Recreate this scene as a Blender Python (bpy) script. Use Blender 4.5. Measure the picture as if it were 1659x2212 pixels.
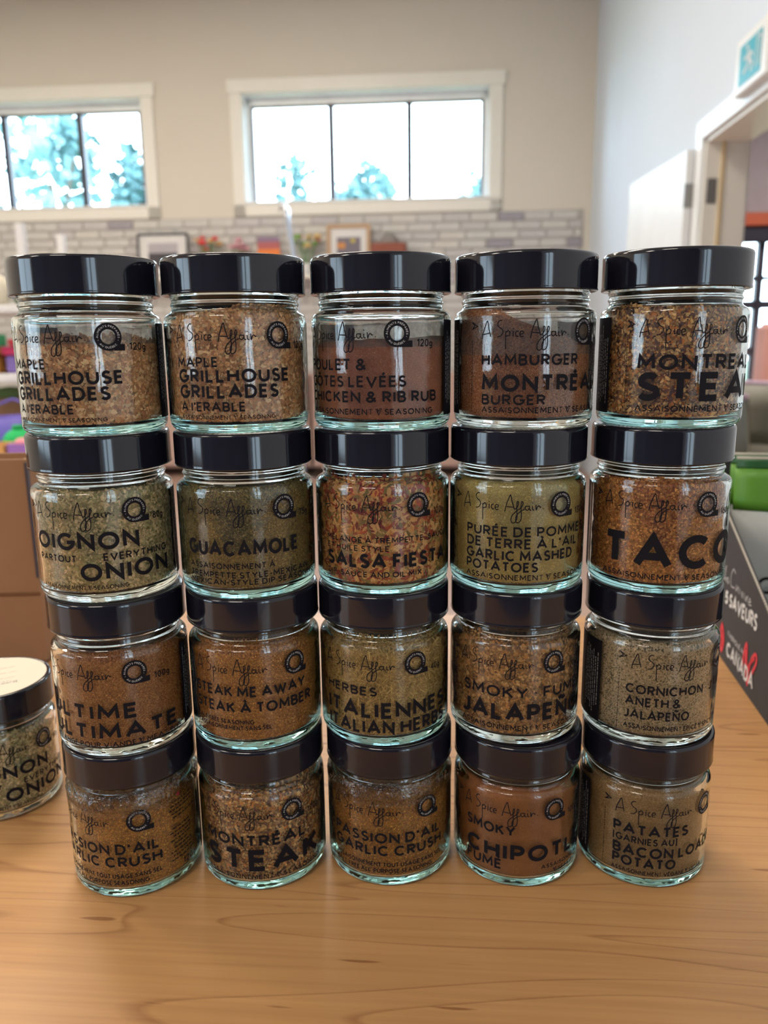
import bpy, math, random
import numpy as np
from mathutils import Matrix, Vector

for _o in list(bpy.data.objects): bpy.data.objects.remove(_o)
SC = bpy.context.scene
COL = SC.collection
rnd = random.Random(7)
NR = np.random.RandomState(11)

# ------------------------------------------------------------------ camera
TZ = 0.85                                   # table top above the floor
CAMZ = 1.14593
cam = bpy.data.cameras.new('camera'); camo = bpy.data.objects.new('camera', cam); COL.objects.link(camo)
r2 = Vector((0.99992484, -0.00260822, -0.01197931)); u2 = Vector((0.01225996, 0.21272709, 0.97703474)); fw = Vector((0, 0.97710817, -0.21274308))
M = Matrix((r2, u2, -fw)).transposed().to_4x4(); M.translation = Vector((0, 0, CAMZ)); camo.matrix_world = M
cam.sensor_fit = 'VERTICAL'; cam.sensor_height = 36.0; cam.lens = 36.0*1687.29/2212.0
cam.clip_start = 0.01; cam.clip_end = 200
cam.dof.use_dof = True; cam.dof.focus_distance = 0.385; cam.dof.aperture_fstop = 9.5
SC.camera = camo

# ------------------------------------------------------------------ sky and light
W = bpy.data.worlds.new('sky'); SC.world = W; W.use_nodes = True
bg = W.node_tree.nodes['Background']; bg.inputs[0].default_value = (0.66, 0.85, 1.0, 1); bg.inputs[1].default_value = 10.0
SC.view_settings.view_transform = 'Standard'; SC.view_settings.look = 'None'; SC.view_settings.gamma = 1.0
SC.view_settings.use_curve_mapping = False
SC.view_settings.exposure = 0.52
cy = SC.cycles
cy.max_bounces = 26; cy.transmission_bounces = 22; cy.transparent_max_bounces = 16; cy.glossy_bounces = 20; cy.diffuse_bounces = 4
cy.sample_clamp_indirect = 5.0; cy.caustics_reflective = True; cy.caustics_refractive = True; cy.blur_glossy = 0.5
cy.use_denoising = True

KX, KY = 1.815, 7.126                        # far right corner of the room
AL = -0.0751
EX = Vector((math.cos(AL), math.sin(AL), 0)); EY = Vector((-math.sin(AL), math.cos(AL), 0))
def RP(a, b, z=0.0):                         # room frame: a along the far wall (negative left), b along the right wall (negative to the camera)
    v = Vector((KX, KY, 0)) + EX*a + EY*b; return (v.x, v.y, z)
RH = 4.05                                    # ceiling height
AL_LEFT, B_BACK = -6.6, -10.4

def area_lamp(name, loc, rot, sx, sy, power, color):
    l = bpy.data.lights.new(name, 'AREA'); l.shape = 'RECTANGLE'; l.size = sx; l.size_y = sy; l.energy = power; l.color = color
    o = bpy.data.objects.new(name, l); o.location = loc; o.rotation_euler = rot; COL.objects.link(o); return o
def portal(name, a, b, z, w, h, face):       # light portal for the sky light that comes in through a window
    o = area_lamp(name, RP(a, b, z), (math.radians(90), 0, AL + face), w, h, 1, (1, 1, 1)); o.data.cycles.is_portal = True; return o
portal('window_portal', -1.92, 0.16, 2.77, 2.1, 0.86, math.radians(180))
portal('window_portal', -4.97, 0.16, 2.77, 2.1, 0.86, math.radians(180))
portal('window_portal', AL_LEFT-.1, -8.8, 1.75, 2.6, 1.7, math.radians(-90)); portal('window_portal', .16, -9.1, 1.6, 1.3, 1.4, math.radians(90))
# unseen fill lamps added under the ceiling (warm white) and beyond the doorway
for _a in (-5.0, -2.4):
    for _b, _p in ((-9.0, 40), (-5.2, 46), (-2.6, 36)):
        area_lamp('ceiling_fill', RP(_a, _b, RH-0.03), (0, 0, AL), 1.2, 0.6, _p, (1.0, 0.89, 0.76))
area_lamp('ceiling_fill', (3.6, 5.2, 3.2), (0, 0, 0), 1.2, 0.6, 70, (1.0, 0.88, 0.80))

# ------------------------------------------------------------------ materials
def mat(name, color=(.5, .5, .5), rough=.5, metal=0.0, spec=.5, noise=None, bump=None, coat=0.0, sheen=0.0):
    """procedural principled material; noise=(scale, second colour, contrast), bump=(scale, strength)"""
    m = bpy.data.materials.new(name); m.use_nodes = True; nt = m.node_tree; N = nt.nodes; L = nt.links
    b = N['Principled BSDF']; b.inputs['Base Color'].default_value = (*color, 1); b.inputs['Roughness'].default_value = rough
    b.inputs['Metallic'].default_value = metal; b.inputs['Specular IOR Level'].default_value = spec; b.inputs['Coat Weight'].default_value = coat
    tc = N.new('ShaderNodeTexCoord')
    if noise is None: noise = (6.0, tuple(c*.9 for c in color), .5)
    t = N.new('ShaderNodeTexNoise'); t.inputs['Scale'].default_value = noise[0]; t.inputs['Detail'].default_value = 5; L.new(tc.outputs['Object'], t.inputs['Vector'])
    r = N.new('ShaderNodeValToRGB'); r.color_ramp.elements[0].position = .5-noise[2]/2; r.color_ramp.elements[1].position = .5+noise[2]/2
    r.color_ramp.elements[0].color = (*noise[1], 1); r.color_ramp.elements[1].color = (*color, 1)
    L.new(t.outputs['Fac'], r.inputs['Fac']); L.new(r.outputs['Color'], b.inputs['Base Color'])
    if bump:
        t2 = N.new('ShaderNodeTexNoise'); t2.inputs['Scale'].default_value = bump[0]; t2.inputs['Detail'].default_value = 4; L.new(tc.outputs['Object'], t2.inputs['Vector'])
        bp = N.new('ShaderNodeBump'); bp.inputs['Strength'].default_value = bump[1]; bp.inputs['Distance'].default_value = .002
        L.new(t2.outputs['Fac'], bp.inputs['Height']); L.new(bp.outputs['Normal'], b.inputs['Normal'])
    return m
def emit(name, color, s):
    m = bpy.data.materials.new(name); m.use_nodes = True; nt = m.node_tree; nt.nodes.clear()
    e = nt.nodes.new('ShaderNodeEmission'); e.inputs[0].default_value = (*color, 1); e.inputs[1].default_value = s
    o = nt.nodes.new('ShaderNodeOutputMaterial'); nt.links.new(e.outputs[0], o.inputs[0]); return m
def glass_mat(name, tint, density):
    m = bpy.data.materials.new(name); m.use_nodes = True; nt = m.node_tree; N = nt.nodes; N.clear(); L = nt.links
    g = N.new('ShaderNodeBsdfGlass'); g.inputs['IOR'].default_value = 1.5; g.inputs['Roughness'].default_value = 0.0; g.inputs['Color'].default_value = (.985, .995, .99, 1)
    tc = N.new('ShaderNodeTexCoord'); t = N.new('ShaderNodeTexNoise'); t.inputs['Scale'].default_value = 75; t.inputs['Detail'].default_value = 2.0; L.new(tc.outputs['Object'], t.inputs['Vector'])
    bp = N.new('ShaderNodeBump'); bp.inputs['Strength'].default_value = .06; bp.inputs['Distance'].default_value = .004; L.new(t.outputs['Fac'], bp.inputs['Height']); L.new(bp.outputs['Normal'], g.inputs['Normal'])
    v = N.new('ShaderNodeVolumeAbsorption'); v.inputs['Color'].default_value = (*tint, 1); v.inputs['Density'].default_value = density
    o = N.new('ShaderNodeOutputMaterial'); L.new(g.outputs[0], o.inputs['Surface']); L.new(v.outputs[0], o.inputs['Volume']); return m
def thin_mat(name, gloss=.12, color=(1, 1, 1), rough=.03, haze=0.0, hazecol=(.8, .8, .8), nscale=60, ncut=(.45, .6), bump=0.0):
    """thin clear sheet: transparent, a fresnel sheen, and an optional patchy dusty haze"""
    m = bpy.data.materials.new(name); m.use_nodes = True; nt = m.node_tree; N = nt.nodes; N.clear(); L = nt.links
    t = N.new('ShaderNodeBsdfTransparent'); t.inputs[0].default_value = (*color, 1)
    g = N.new('ShaderNodeBsdfGlossy'); g.inputs['Roughness'].default_value = rough
    lw = N.new('ShaderNodeLayerWeight'); lw.inputs['Blend'].default_value = gloss
    mx = N.new('ShaderNodeMixShader'); L.new(lw.outputs['Fresnel'], mx.inputs[0]); L.new(t.outputs[0], mx.inputs[1]); L.new(g.outputs[0], mx.inputs[2])
    last = mx
    tc = N.new('ShaderNodeTexCoord')
    if bump:
        t3 = N.new('ShaderNodeTexNoise'); t3.inputs['Scale'].default_value = 160; t3.inputs['Detail'].default_value = 3; t3.inputs['Distortion'].default_value = 1.5; L.new(tc.outputs['Object'], t3.inputs['Vector'])
        bp = N.new('ShaderNodeBump'); bp.inputs['Strength'].default_value = bump; bp.inputs['Distance'].default_value = .002; L.new(t3.outputs['Fac'], bp.inputs['Height'])
        L.new(bp.outputs['Normal'], g.inputs['Normal']); L.new(bp.outputs['Normal'], lw.inputs['Normal'])
    if haze:
        d = N.new('ShaderNodeBsdfDiffuse'); d.inputs[0].default_value = (*hazecol, 1)
        t2 = N.new('ShaderNodeTexNoise'); t2.inputs['Scale'].default_value = nscale; t2.inputs['Detail'].default_value = 8; t2.inputs['Roughness'].default_value = .75; L.new(tc.outputs['Object'], t2.inputs['Vector'])
        mr = N.new('ShaderNodeMapRange'); mr.inputs['From Min'].default_value = ncut[0]; mr.inputs['From Max'].default_value = ncut[1]; mr.inputs['To Min'].default_value = haze*.45; mr.inputs['To Max'].default_value = haze
        L.new(t2.outputs['Fac'], mr.inputs['Value'])
        m2 = N.new('ShaderNodeMixShader'); L.new(mr.outputs[0], m2.inputs[0]); L.new(mx.outputs[0], m2.inputs[1]); L.new(d.outputs[0], m2.inputs[2]); last = m2
    o = N.new('ShaderNodeOutputMaterial'); L.new(last.outputs[0], o.inputs['Surface']); return m
def wood_mat(name, light, dark, rough=.38):
    m = bpy.data.materials.new(name); m.use_nodes = True; nt = m.node_tree; N = nt.nodes; L = nt.links; b = N['Principled BSDF']
    tc = N.new('ShaderNodeTexCoord')
    mp = N.new('ShaderNodeMapping'); mp.inputs['Scale'].default_value = (1.6, 20, 20); mp.inputs['Rotation'].default_value = (0, 0, .10); L.new(tc.outputs['Object'], mp.inputs['Vector'])
    n1 = N.new('ShaderNodeTexNoise'); n1.inputs['Scale'].default_value = 1.0; n1.inputs['Detail'].default_value = 1.2; n1.inputs['Distortion'].default_value = .35; L.new(mp.outputs[0], n1.inputs['Vector'])
    # growth rings: contour lines of a stretched noise
    mul = N.new('ShaderNodeMath'); mul.operation = 'MULTIPLY'; mul.inputs[1].default_value = 9.0; L.new(n1.outputs['Fac'], mul.inputs[0])
    fr = N.new('ShaderNodeMath'); fr.operation = 'FRACT'; L.new(mul.outputs[0], fr.inputs[0])
    r1 = N.new('ShaderNodeValToRGB'); e = r1.color_ramp.elements; e[0].position = 0; e[0].color = (0, 0, 0, 1); e[1].position = 1; e[1].color = (1, 1, 1, 1)
    a = r1.color_ramp.elements.new(.86); a.color = (.12, .12, .12, 1); a2 = r1.color_ramp.elements.new(.955); a2.color = (.85, .85, .85, 1); e[len(e)-1].color = (0, 0, 0, 1)
    L.new(fr.outputs[0], r1.inputs[0])
    mp2 = N.new('ShaderNodeMapping'); mp2.inputs['Scale'].default_value = (6, 260, 260); L.new(tc.outputs['Object'], mp2.inputs['Vector'])
    n2 = N.new('ShaderNodeTexNoise'); n2.inputs['Scale'].default_value = 1; n2.inputs['Detail'].default_value = 4; L.new(mp2.outputs[0], n2.inputs['Vector'])
    n3 = N.new('ShaderNodeTexNoise'); n3.inputs['Scale'].default_value = 3.5; n3.inputs['Detail'].default_value = 3; L.new(tc.outputs['Object'], n3.inputs['Vector'])
    # short dark flecks
    mp4 = N.new('ShaderNodeMapping'); mp4.inputs['Scale'].default_value = (22, 200, 200); L.new(tc.outputs['Object'], mp4.inputs['Vector'])
    n4 = N.new('ShaderNodeTexNoise'); n4.inputs['Scale'].default_value = 1; n4.inputs['Detail'].default_value = 0; L.new(mp4.outputs[0], n4.inputs['Vector'])
    mr4 = N.new('ShaderNodeMapRange'); mr4.inputs['From Min'].default_value = .80; mr4.inputs['From Max'].default_value = .86; L.new(n4.outputs['Fac'], mr4.inputs['Value'])
    c1 = N.new('ShaderNodeMix'); c1.data_type = 'RGBA'; c1.inputs['A'].default_value = (*light, 1); c1.inputs['B'].default_value = (*dark, 1)
    s1 = N.new('ShaderNodeMath'); s1.operation = 'MULTIPLY_ADD'; s1.inputs[1].default_value = .55; L.new(r1.outputs[0], s1.inputs[0])
    mr = N.new('ShaderNodeMapRange'); mr.inputs['From Min'].default_value = .35; mr.inputs['From Max'].default_value = .75; mr.inputs['To Max'].default_value = .30; L.new(n2.outputs['Fac'], mr.inputs['Value']); L.new(mr.outputs[0], s1.inputs[2])
    s2 = N.new('ShaderNodeMath'); s2.operation = 'MULTIPLY_ADD'; s2.inputs[1].default_value = .35; L.new(n3.outputs['Fac'], s2.inputs[0]); L.new(s1.outputs[0], s2.inputs[2])
    s3 = N.new('ShaderNodeMath'); s3.operation = 'ADD'; s3.use_clamp = True; L.new(s2.outputs[0], s3.inputs[0]); L.new(mr4.outputs[0], s3.inputs[1])
    L.new(s3.outputs[0], c1.inputs['Factor']); L.new(c1.outputs['Result'], b.inputs['Base Color'])
    b.inputs['Roughness'].default_value = rough; b.inputs['Specular IOR Level'].default_value = .5
    return m
def speck_mat(name, pal, scale, rough=.8):
    """seasoning bulk: voronoi grains coloured from a palette"""
    m = bpy.data.materials.new(name); m.use_nodes = True; nt = m.node_tree; N = nt.nodes; L = nt.links; b = N['Principled BSDF']
    tc = N.new('ShaderNodeTexCoord')
    v = N.new('ShaderNodeTexVoronoi'); v.inputs['Scale'].default_value = scale; L.new(tc.outputs['Object'], v.inputs['Vector'])
    s = N.new('ShaderNodeSeparateColor'); L.new(v.outputs['Color'], s.inputs[0])
    r = N.new('ShaderNodeValToRGB'); r.color_ramp.interpolation = 'CONSTANT'; els = r.color_ramp.elements
    for i, c in enumerate(pal):
        e = els[i] if i < 2 else els.new(i/len(pal)); e.position = i/len(pal); e.color = (*c, 1)
    L.new(s.outputs[0], r.inputs['Fac'])
    n = N.new('ShaderNodeTexNoise'); n.inputs['Scale'].default_value = 70; n.inputs['Detail'].default_value = 4; L.new(tc.outputs['Object'], n.inputs['Vector'])
    mr = N.new('ShaderNodeMapRange'); mr.inputs['From Min'].default_value = .3; mr.inputs['From Max'].default_value = .7; mr.inputs['To Min'].default_value = .8; mr.inputs['To Max'].default_value = 1.12; L.new(n.outputs['Fac'], mr.inputs['Value'])
    mx = N.new('ShaderNodeVectorMath'); mx.operation = 'SCALE'; L.new(r.outputs[0], mx.inputs[0]); L.new(mr.outputs[0], mx.inputs['Scale'])
    L.new(mx.outputs[0], b.inputs['Base Color']); b.inputs['Roughness'].default_value = rough; b.inputs['Specular IOR Level'].default_value = .2
    bp = N.new('ShaderNodeBump'); bp.inputs['Strength'].default_value = .6; bp.inputs['Distance'].default_value = .0004; L.new(v.outputs['Distance'], bp.inputs['Height']); L.new(bp.outputs['Normal'], b.inputs['Normal'])
    return m
def flake_mat():
    m = bpy.data.materials.new('seasoning_flakes'); m.use_nodes = True; nt = m.node_tree; N = nt.nodes; L = nt.links; b = N['Principled BSDF']
    a = N.new('ShaderNodeAttribute'); a.attribute_name = 'tint'
    tc = N.new('ShaderNodeTexCoord'); n = N.new('ShaderNodeTexNoise'); n.inputs['Scale'].default_value = 900; n.inputs['Detail'].default_value = 2; L.new(tc.outputs['Object'], n.inputs['Vector'])
    mr = N.new('ShaderNodeMapRange'); mr.inputs['To Min'].default_value = .75; mr.inputs['To Max'].default_value = 1.2; L.new(n.outputs['Fac'], mr.inputs['Value'])
    mx = N.new('ShaderNodeVectorMath'); mx.operation = 'SCALE'; L.new(a.outputs['Color'], mx.inputs[0]); L.new(mr.outputs[0], mx.inputs['Scale'])
    L.new(mx.outputs[0], b.inputs['Base Color']); b.inputs['Roughness'].default_value = .7; b.inputs['Specular IOR Level'].default_value = .25
    return m

MT = dict(
    wall=mat('warm_white_paint', (.70, .66, .58), .85, noise=(3, (.68, .635, .56), .8)),
    wallb=mat('darkened_back_paint', (.10, .11, .16), .8, noise=(1.2, (.05, .055, .09), .3)),  # unseen back wall, coloured dark so the lids reflect less light
    wall2=mat('window_blued_paint', (.66, .74, .83), .75, noise=(3, (.64, .72, .81), .8)),  # blue light from the windows put into the right wall's colour
    ceiling=mat('ceiling_paint', (.8, .78, .74), .9),
    trim=mat('white_trim_paint', (.83, .82, .76), .45, noise=(4, (.80, .79, .73), .6)),
    trim2=mat('white_gloss_paint', (.84, .87, .88), .35),
    floor=mat('terracotta_vinyl', (.40, .27, .215), .35, noise=(2.5, (.34, .22, .17), .7)),
    mull=mat('dark_window_metal', (.035, .035, .05), .4),
    tinted=thin_mat('tinted_pane', gloss=.05, color=(.66, .66, .66)),
    pane=thin_mat('window_pane', gloss=.05, color=(.97, .99, 1.0)),
    plum=mat('mauve_paint', (.36, .32, .34), .85),
    hinge=mat('brushed_steel', (.30, .30, .30), .4, metal=.7),
    chrome=mat('chrome', (.75, .8, .9), .12, metal=1.0),
    wood=wood_mat('maple_laminate', (.60, .325, .125), (.31, .135, .05), .36),
    card=mat('brown_cardboard', (.37, .20, .10), .85, noise=(40, (.33, .175, .085), .7), bump=(300, .15)),
    cardin=mat('pale_cardboard', (.42, .26, .14), .85),
    black=mat('black_ink', (.010, .009, .013), .6, spec=.12),
    darklid=mat('black_lid_enamel', (.010, .010, .018), .09, spec=.6, noise=(30, (.007, .007, .012), .5)),
    white=mat('white_print', (.70, .70, .70), .6),
    whitetiny=mat('grey_print', (.42, .42, .42), .6),
    cream=mat('cream_sticker', (.80, .70, .55), .7, noise=(20, (.78, .68, .53), .5)),
    tray=mat('charcoal_board', (.035, .034, .038), .7, noise=(80, (.028, .027, .031), .6)),
    kraft=mat('cut_board_edge', (.55, .50, .42), .9),
    red=mat('red_print', (.75, .02, .05), .5),
    grey=mat('grey_print_light', (.45, .45, .46), .6),
    gteal=glass_mat('green_tinted_glass', (.22, .86, .90), 13.0),
    gclear=glass_mat('clear_glass', (.75, .92, .90), 6.0),
    dust=thin_mat('spice_dust', gloss=.02, haze=.55, hazecol=(.24, .21, .20), nscale=260, ncut=(.42, .62)),
    film=thin_mat('crinkled_film', gloss=.45, rough=.06, bump=1.0),
    flake=flake_mat(),
)

# ------------------------------------------------------------------ mesh helpers
def link(o, parent=None):
    COL.objects.link(o)
    if parent is not None: o.parent = parent
    return o
def mesh_obj(name, V, F, m, parent=None, smooth=False):
    me = bpy.data.meshes.new(name); me.from_pydata([tuple(v) for v in V], [], [tuple(f) for f in F]); me.update()
    if smooth: me.polygons.foreach_set('use_smooth', [True]*len(me.polygons))
    if m: me.materials.append(m)
    return link(bpy.data.objects.new(name, me), parent)
class MB:
    """collects boxes, tubes and lathes into one mesh"""
    def __init__(s): s.V = []; s.F = []
    def add(s, V, F):
        n = len(s.V); s.V += [tuple(v) for v in V]; s.F += [tuple(i+n for i in f) for f in F]; return s
    def box(s, x0, x1, y0, y1, z0, z1, bev=0.0):
        if bev <= 0:
            V = [(x, y, z) for z in (z0, z1) for x, y in ((x0, y0), (x1, y0), (x1, y1), (x0, y1))]
            return s.add(V, [(3, 2, 1, 0), (4, 5, 6, 7), (0, 1, 5, 4), (1, 2, 6, 5), (2, 3, 7, 6), (3, 0, 4, 7)])
        b = bev; V = []
        for z, i in ((z0, b), (z0+b, 0), (z1-b, 0), (z1, b)):
            for x, y in ((x0+b, y0+i), (x1-b, y0+i), (x1-i, y0+b), (x1-i, y1-b), (x1-b, y1-i), (x0+b, y1-i), (x0+i, y1-b), (x0+i, y0+b)): V.append((x, y, z))
        F = [tuple(range(7, -1, -1)), tuple(range(24, 32))]
        for k in range(3):
            for j in range(8): F.append((k*8+j, k*8+(j+1) % 8, (k+1)*8+(j+1) % 8, (k+1)*8+j))
        return s.add(V, F)
    def lathe(s, prof, n=32, cx=0, cy=0):
        V = []; F = []
        for r, z in prof:
            for j in range(n): a = 2*math.pi*j/n; V.append((cx+r*math.cos(a), cy+r*math.sin(a), z))
        m = len(prof)
        for i in range(m-1):
            for j in range(n): F.append((i*n+j, i*n+(j+1) % n, (i+1)*n+(j+1) % n, (i+1)*n+j))
        if prof[0][0] > 1e-6: F.append(tuple(range(n-1, -1, -1)))
        if prof[-1][0] > 1e-6: F.append(tuple((m-1)*n+j for j in range(n)))
        return s.add(V, F)
    def tube(s, pts, r, n=8):
        V = []; F = []; pts = [Vector(p) for p in pts]
        rs = r if isinstance(r, (list, tuple)) else [r]*len(pts)
        for i, p in enumerate(pts):
            d = (pts[min(i+1, len(pts)-1)]-pts[max(i-1, 0)]).normalized()
            a = d.orthogonal().normalized() if i == 0 else (pa - d*pa.dot(d)).normalized()
            pa = a; b = d.cross(a)
            for j in range(n): t = 2*math.pi*j/n; V.append(p+(a*math.cos(t)+b*math.sin(t))*rs[i])
        for i in range(len(pts)-1):
            for j in range(n): F.append((i*n+j, i*n+(j+1) % n, (i+1)*n+(j+1) % n, (i+1)*n+j))
        F.append(tuple(range(n-1, -1, -1))); F.append(tuple((len(pts)-1)*n+j for j in range(n)))
        return s.add(V, F)
    def ball(s, c, r, n=14, sq=(1, 1, 1)):
        prof = []
        V = []; F = []
        for i in range(n//2+1):
            ph = math.pi*i/(n//2)
            for j in range(n): t = 2*math.pi*j/n; V.append((c[0]+r*sq[0]*math.sin(ph)*math.cos(t), c[1]+r*sq[1]*math.sin(ph)*math.sin(t), c[2]-r*sq[2]*math.cos(ph)))
        for i in range(n//2):
            for j in range(n): F.append((i*n+j, i*n+(j+1) % n, (i+1)*n+(j+1) % n, (i+1)*n+j))
        return s.add(V, F)
    def build(s, name, m, parent=None, smooth=False): return mesh_obj(name, s.V, s.F, m, parent, smooth)
def thing(name, label, cat, loc=(0, 0, 0), rz=0.0, group=None):
    o = bpy.data.objects.new(name, None); o.empty_display_size = .05; COL.objects.link(o); o.location = loc; o.rotation_euler = (0, 0, rz)
    o['label'] = label; o['category'] = cat
    if group: o['group'] = group
    return o
def tag(o, label, cat, group=None):
    o['label'] = label; o['category'] = cat
    if group: o['group'] = group
    return o
def struct(o): o['kind'] = 'structure'; return o
def at_room(o, a=0, b=0, z=0): o.location = RP(a, b, z); o.rotation_euler = (0, 0, AL); return o

# ------------------------------------------------------------------ the room (local x = a, local y = b)
def wall_grid(name, u0, u1, z0, z1, holes, thick, m, axis, parent=None):
    """a wall in the plane 0..thick with rectangular holes (u0,u1,z0,z1)"""
    us = sorted({u0, u1, *[h[0] for h in holes], *[h[1] for h in holes]}); zs = sorted({z0, z1, *[h[2] for h in holes], *[h[3] for h in holes]})
    mb = MB()
    for i in range(len(us)-1):
        for k in range(len(zs)-1):
            cu, cz = (us[i]+us[i+1])/2, (zs[k]+zs[k+1])/2
            if any(h[0] < cu < h[1] and h[2] < cz < h[3] for h in holes): continue
            if axis == 'x': mb.box(us[i], us[i+1], 0, thick, zs[k], zs[k+1])
            else: mb.box(0, thick, us[i], us[i+1], zs[k], zs[k+1])
    return struct(mb.build(name, m, parent))
WIN = [(-3.01, -0.875, 2.35, 3.25), (-6.035, -3.90, 2.35, 3.25)]
at_room(wall_grid('wall_far', AL_LEFT-.15, 0.0, 0, RH, WIN, .22, MT['wall'], 'x'))
WR = (-9.75, -8.45, .9, 2.3); WL = (-10.1, -7.5, .9, 2.6)
DOOR = (-4.45, -3.05, -0.01, 2.09)
at_room(wall_grid('wall_right', B_BACK, 0.22, 0, RH, [DOOR, WR], .20, MT['wall2'], 'y'))
at_room(wall_grid('wall_left', B_BACK, 0.0, 0, RH, [WL], -.15, MT['wall'], 'y'), AL_LEFT, 0)
at_room(wall_grid('wall_back', AL_LEFT-.15, 0.0, 0, RH, [], -.2, MT['wallb'], 'x'), 0, B_BACK)
fl = MB().box(AL_LEFT-.15, 5.2, B_BACK-.2, .6, -.1, 0.0).build('floor', MT['floor']); struct(fl); at_room(fl)
ce = MB().box(AL_LEFT-.15, .22, B_BACK-.2, .22, RH, RH+.1).build('ceiling', MT['ceiling']); struct(ce); at_room(ce)
bb = MB().box(AL_LEFT, 0, -.015, 0, 0, .12).build('baseboard_far', MT['trim']); struct(bb); at_room(bb)

def clerestory(name, u0, u1, z0, z1, mulls, b=0.0):
    w = struct(bpy.data.objects.new(name, None)); COL.objects.link(w); at_room(w, 0, b)
    c = MB()                                                    # casing boards, proud of the wall
    c.box(u0-.105, u0, -.022, 0, z0-.10, z1, .003); c.box(u1, u1+.105, -.022, 0, z0-.10, z1, .003)
    c.box(u0-.125, u1+.125, -.028, 0, z1, z1+.11, .003); c.box(u0-.105, u1+.105, -.022, 0, z0-.10, z0, .003)
    c.build('casing', MT['trim'], w)
    r = MB()                                                    # reveal lining
    r.box(u0, u0+.012, 0, .20, z0, z1).box(u1-.012, u1, 0, .20, z0, z1).box(u0, u1, 0, .20, z1-.012, z1).box(u0, u1, -.03, .20, z0, z0+.018)
    r.build('reveal_lining', MT['trim2'], w)
    s = MB()                                                    # vinyl sash with dark mullions
    s.box(u0+.012, u0+.05, .10, .16, z0+.018, z1-.012).box(u1-.05, u1-.012, .10, .16, z0+.018, z1-.012)
    s.box(u0+.012, u1-.012, .10, .16, z1-.075, z1-.012).box(u0+.012, u1-.012, .10, .16, z0+.018, z0+.03)
    s.build('sash', MT['trim2'], w)
    e = MB()
    e.box(u0+.05, u0+.072, .105, .15, z0+.03, z1-.075).box(u1-.072, u1-.05, .105, .15, z0+.03, z1-.075).box(u0+.05, u1-.05, .105, .15, z1-.087, z1-.075)
    e.build('glazing_bead', MT['mull'], w)
    ed = [u0+.05]+[x for x in mulls]+[u1-.05]
    for x in mulls: MB().box(x-.026, x+.026, .09, .155, z0+.03, z1-.075).build('mullion', MT['mull'], w)
    for i in range(len(ed)-1): MB().box(ed[i], ed[i+1], .125, .129, z0+.03, z1-.075).build('pane', MT['pane'], w)
    return w
clerestory('window_1', *WIN[0], (-2.25, -1.566))
clerestory('window_2', *WIN[1], (-5.214, -4.512))
for nm, a0_, sg, (u0, u1, z0, z1) in (('added_window_left', AL_LEFT, 1, WL), ('added_window_right', 0, -1, WR)):  # unseen side windows, added for the bands on the lids and front light
    w = struct(bpy.data.objects.new(nm, None)); COL.objects.link(w); at_room(w, a0_, 0)
    c = MB(); x0, x1 = sorted((0, sg*.03))
    c.box(x0, x1, u0-.09, u0, z0-.09, z1+.09).box(x0, x1, u1, u1+.09, z0-.09, z1+.09).box(x0, x1, u0, u1, z0-.09, z0).box(x0, x1, u0, u1, z1, z1+.09)
    c.build('casing', MT['trim'], w)
    x0, x1 = sorted((-sg*.06, -sg*.11)); m_ = (u0+u1)/2
    MB().box(x0, x1, m_-.03, m_+.03, z0, z1).box(x0, x1, u0, u1, z0, z0+.05).box(x0, x1, u0, u1, z1-.05, z1).build('window_frame', MT['mull'], w)
    x0, x1 = sorted((-sg*.08, -sg*.084)); MB().box(x0, x1, u0, u1, z0, z1).build('pane', MT['tinted'], w)

# whitewashed brick facing below the clerestory windows
tones = [(.62, .61, .59), (.60, .585, .575), (.57, .555, .56), (.52, .505, .525), (.64, .625, .59), (.36, .345, .39)]
BM = [mat('whitewashed_brick', c, .85, noise=(9, tuple(x*.86 for x in c), .6)) for c in tones]
face = bpy.data.objects.new('wall_far_brick_facing', None); COL.objects.link(face); struct(face); at_room(face)
MB().box(AL_LEFT, -.06, -.006, 0, .12, 2.245).build('mortar', mat('pale_mortar', (.50, .47, .44), .9), face)
bl, bh = .232, .0742
def brick_mesh(m, L):
    return MB().box(0, L-.008, -.018, -.004, 0, bh-.008, .003).build('brick', m, face)
proto = {}
row = 0; z = 2.240-bh
while row < 10:
    x = AL_LEFT+.005 - (bl/2 if row % 2 else 0) + .04*math.sin(row*2.3)
    while x < -.07:
        x0 = max(x, AL_LEFT+.003); x1 = min(x+bl, -.065); L = round(x1-x0, 2)
        if L > .03:
            t = rnd.choices(range(6), (6, 5, 3, 1.6, 5, .8))[0]
            if (t, L) not in proto:
                o = brick_mesh(BM[t], L); proto[(t, L)] = o
            else:
                o = proto[(t, L)].copy(); COL.objects.link(o)
            o.location = (x0, -rnd.random()*.003, z)
        x += bl
    row += 1; z -= bh
lo = MB(); k = 0
while z > .14:
    x = AL_LEFT+.005 - (bl/2 if row % 2 else 0)
    while x < -.07:
        x0 = max(x, AL_LEFT+.003); x1 = min(x+bl, -.065)
        if x1-x0 > .03: lo.box(x0, x1-.008, -.017, -.004, z, z+bh-.008)
        x += bl
    row += 1; z -= bh
lb = lo.build('lower_bricks', BM[0], face); lb['kind'] = 'stuff'

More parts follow.
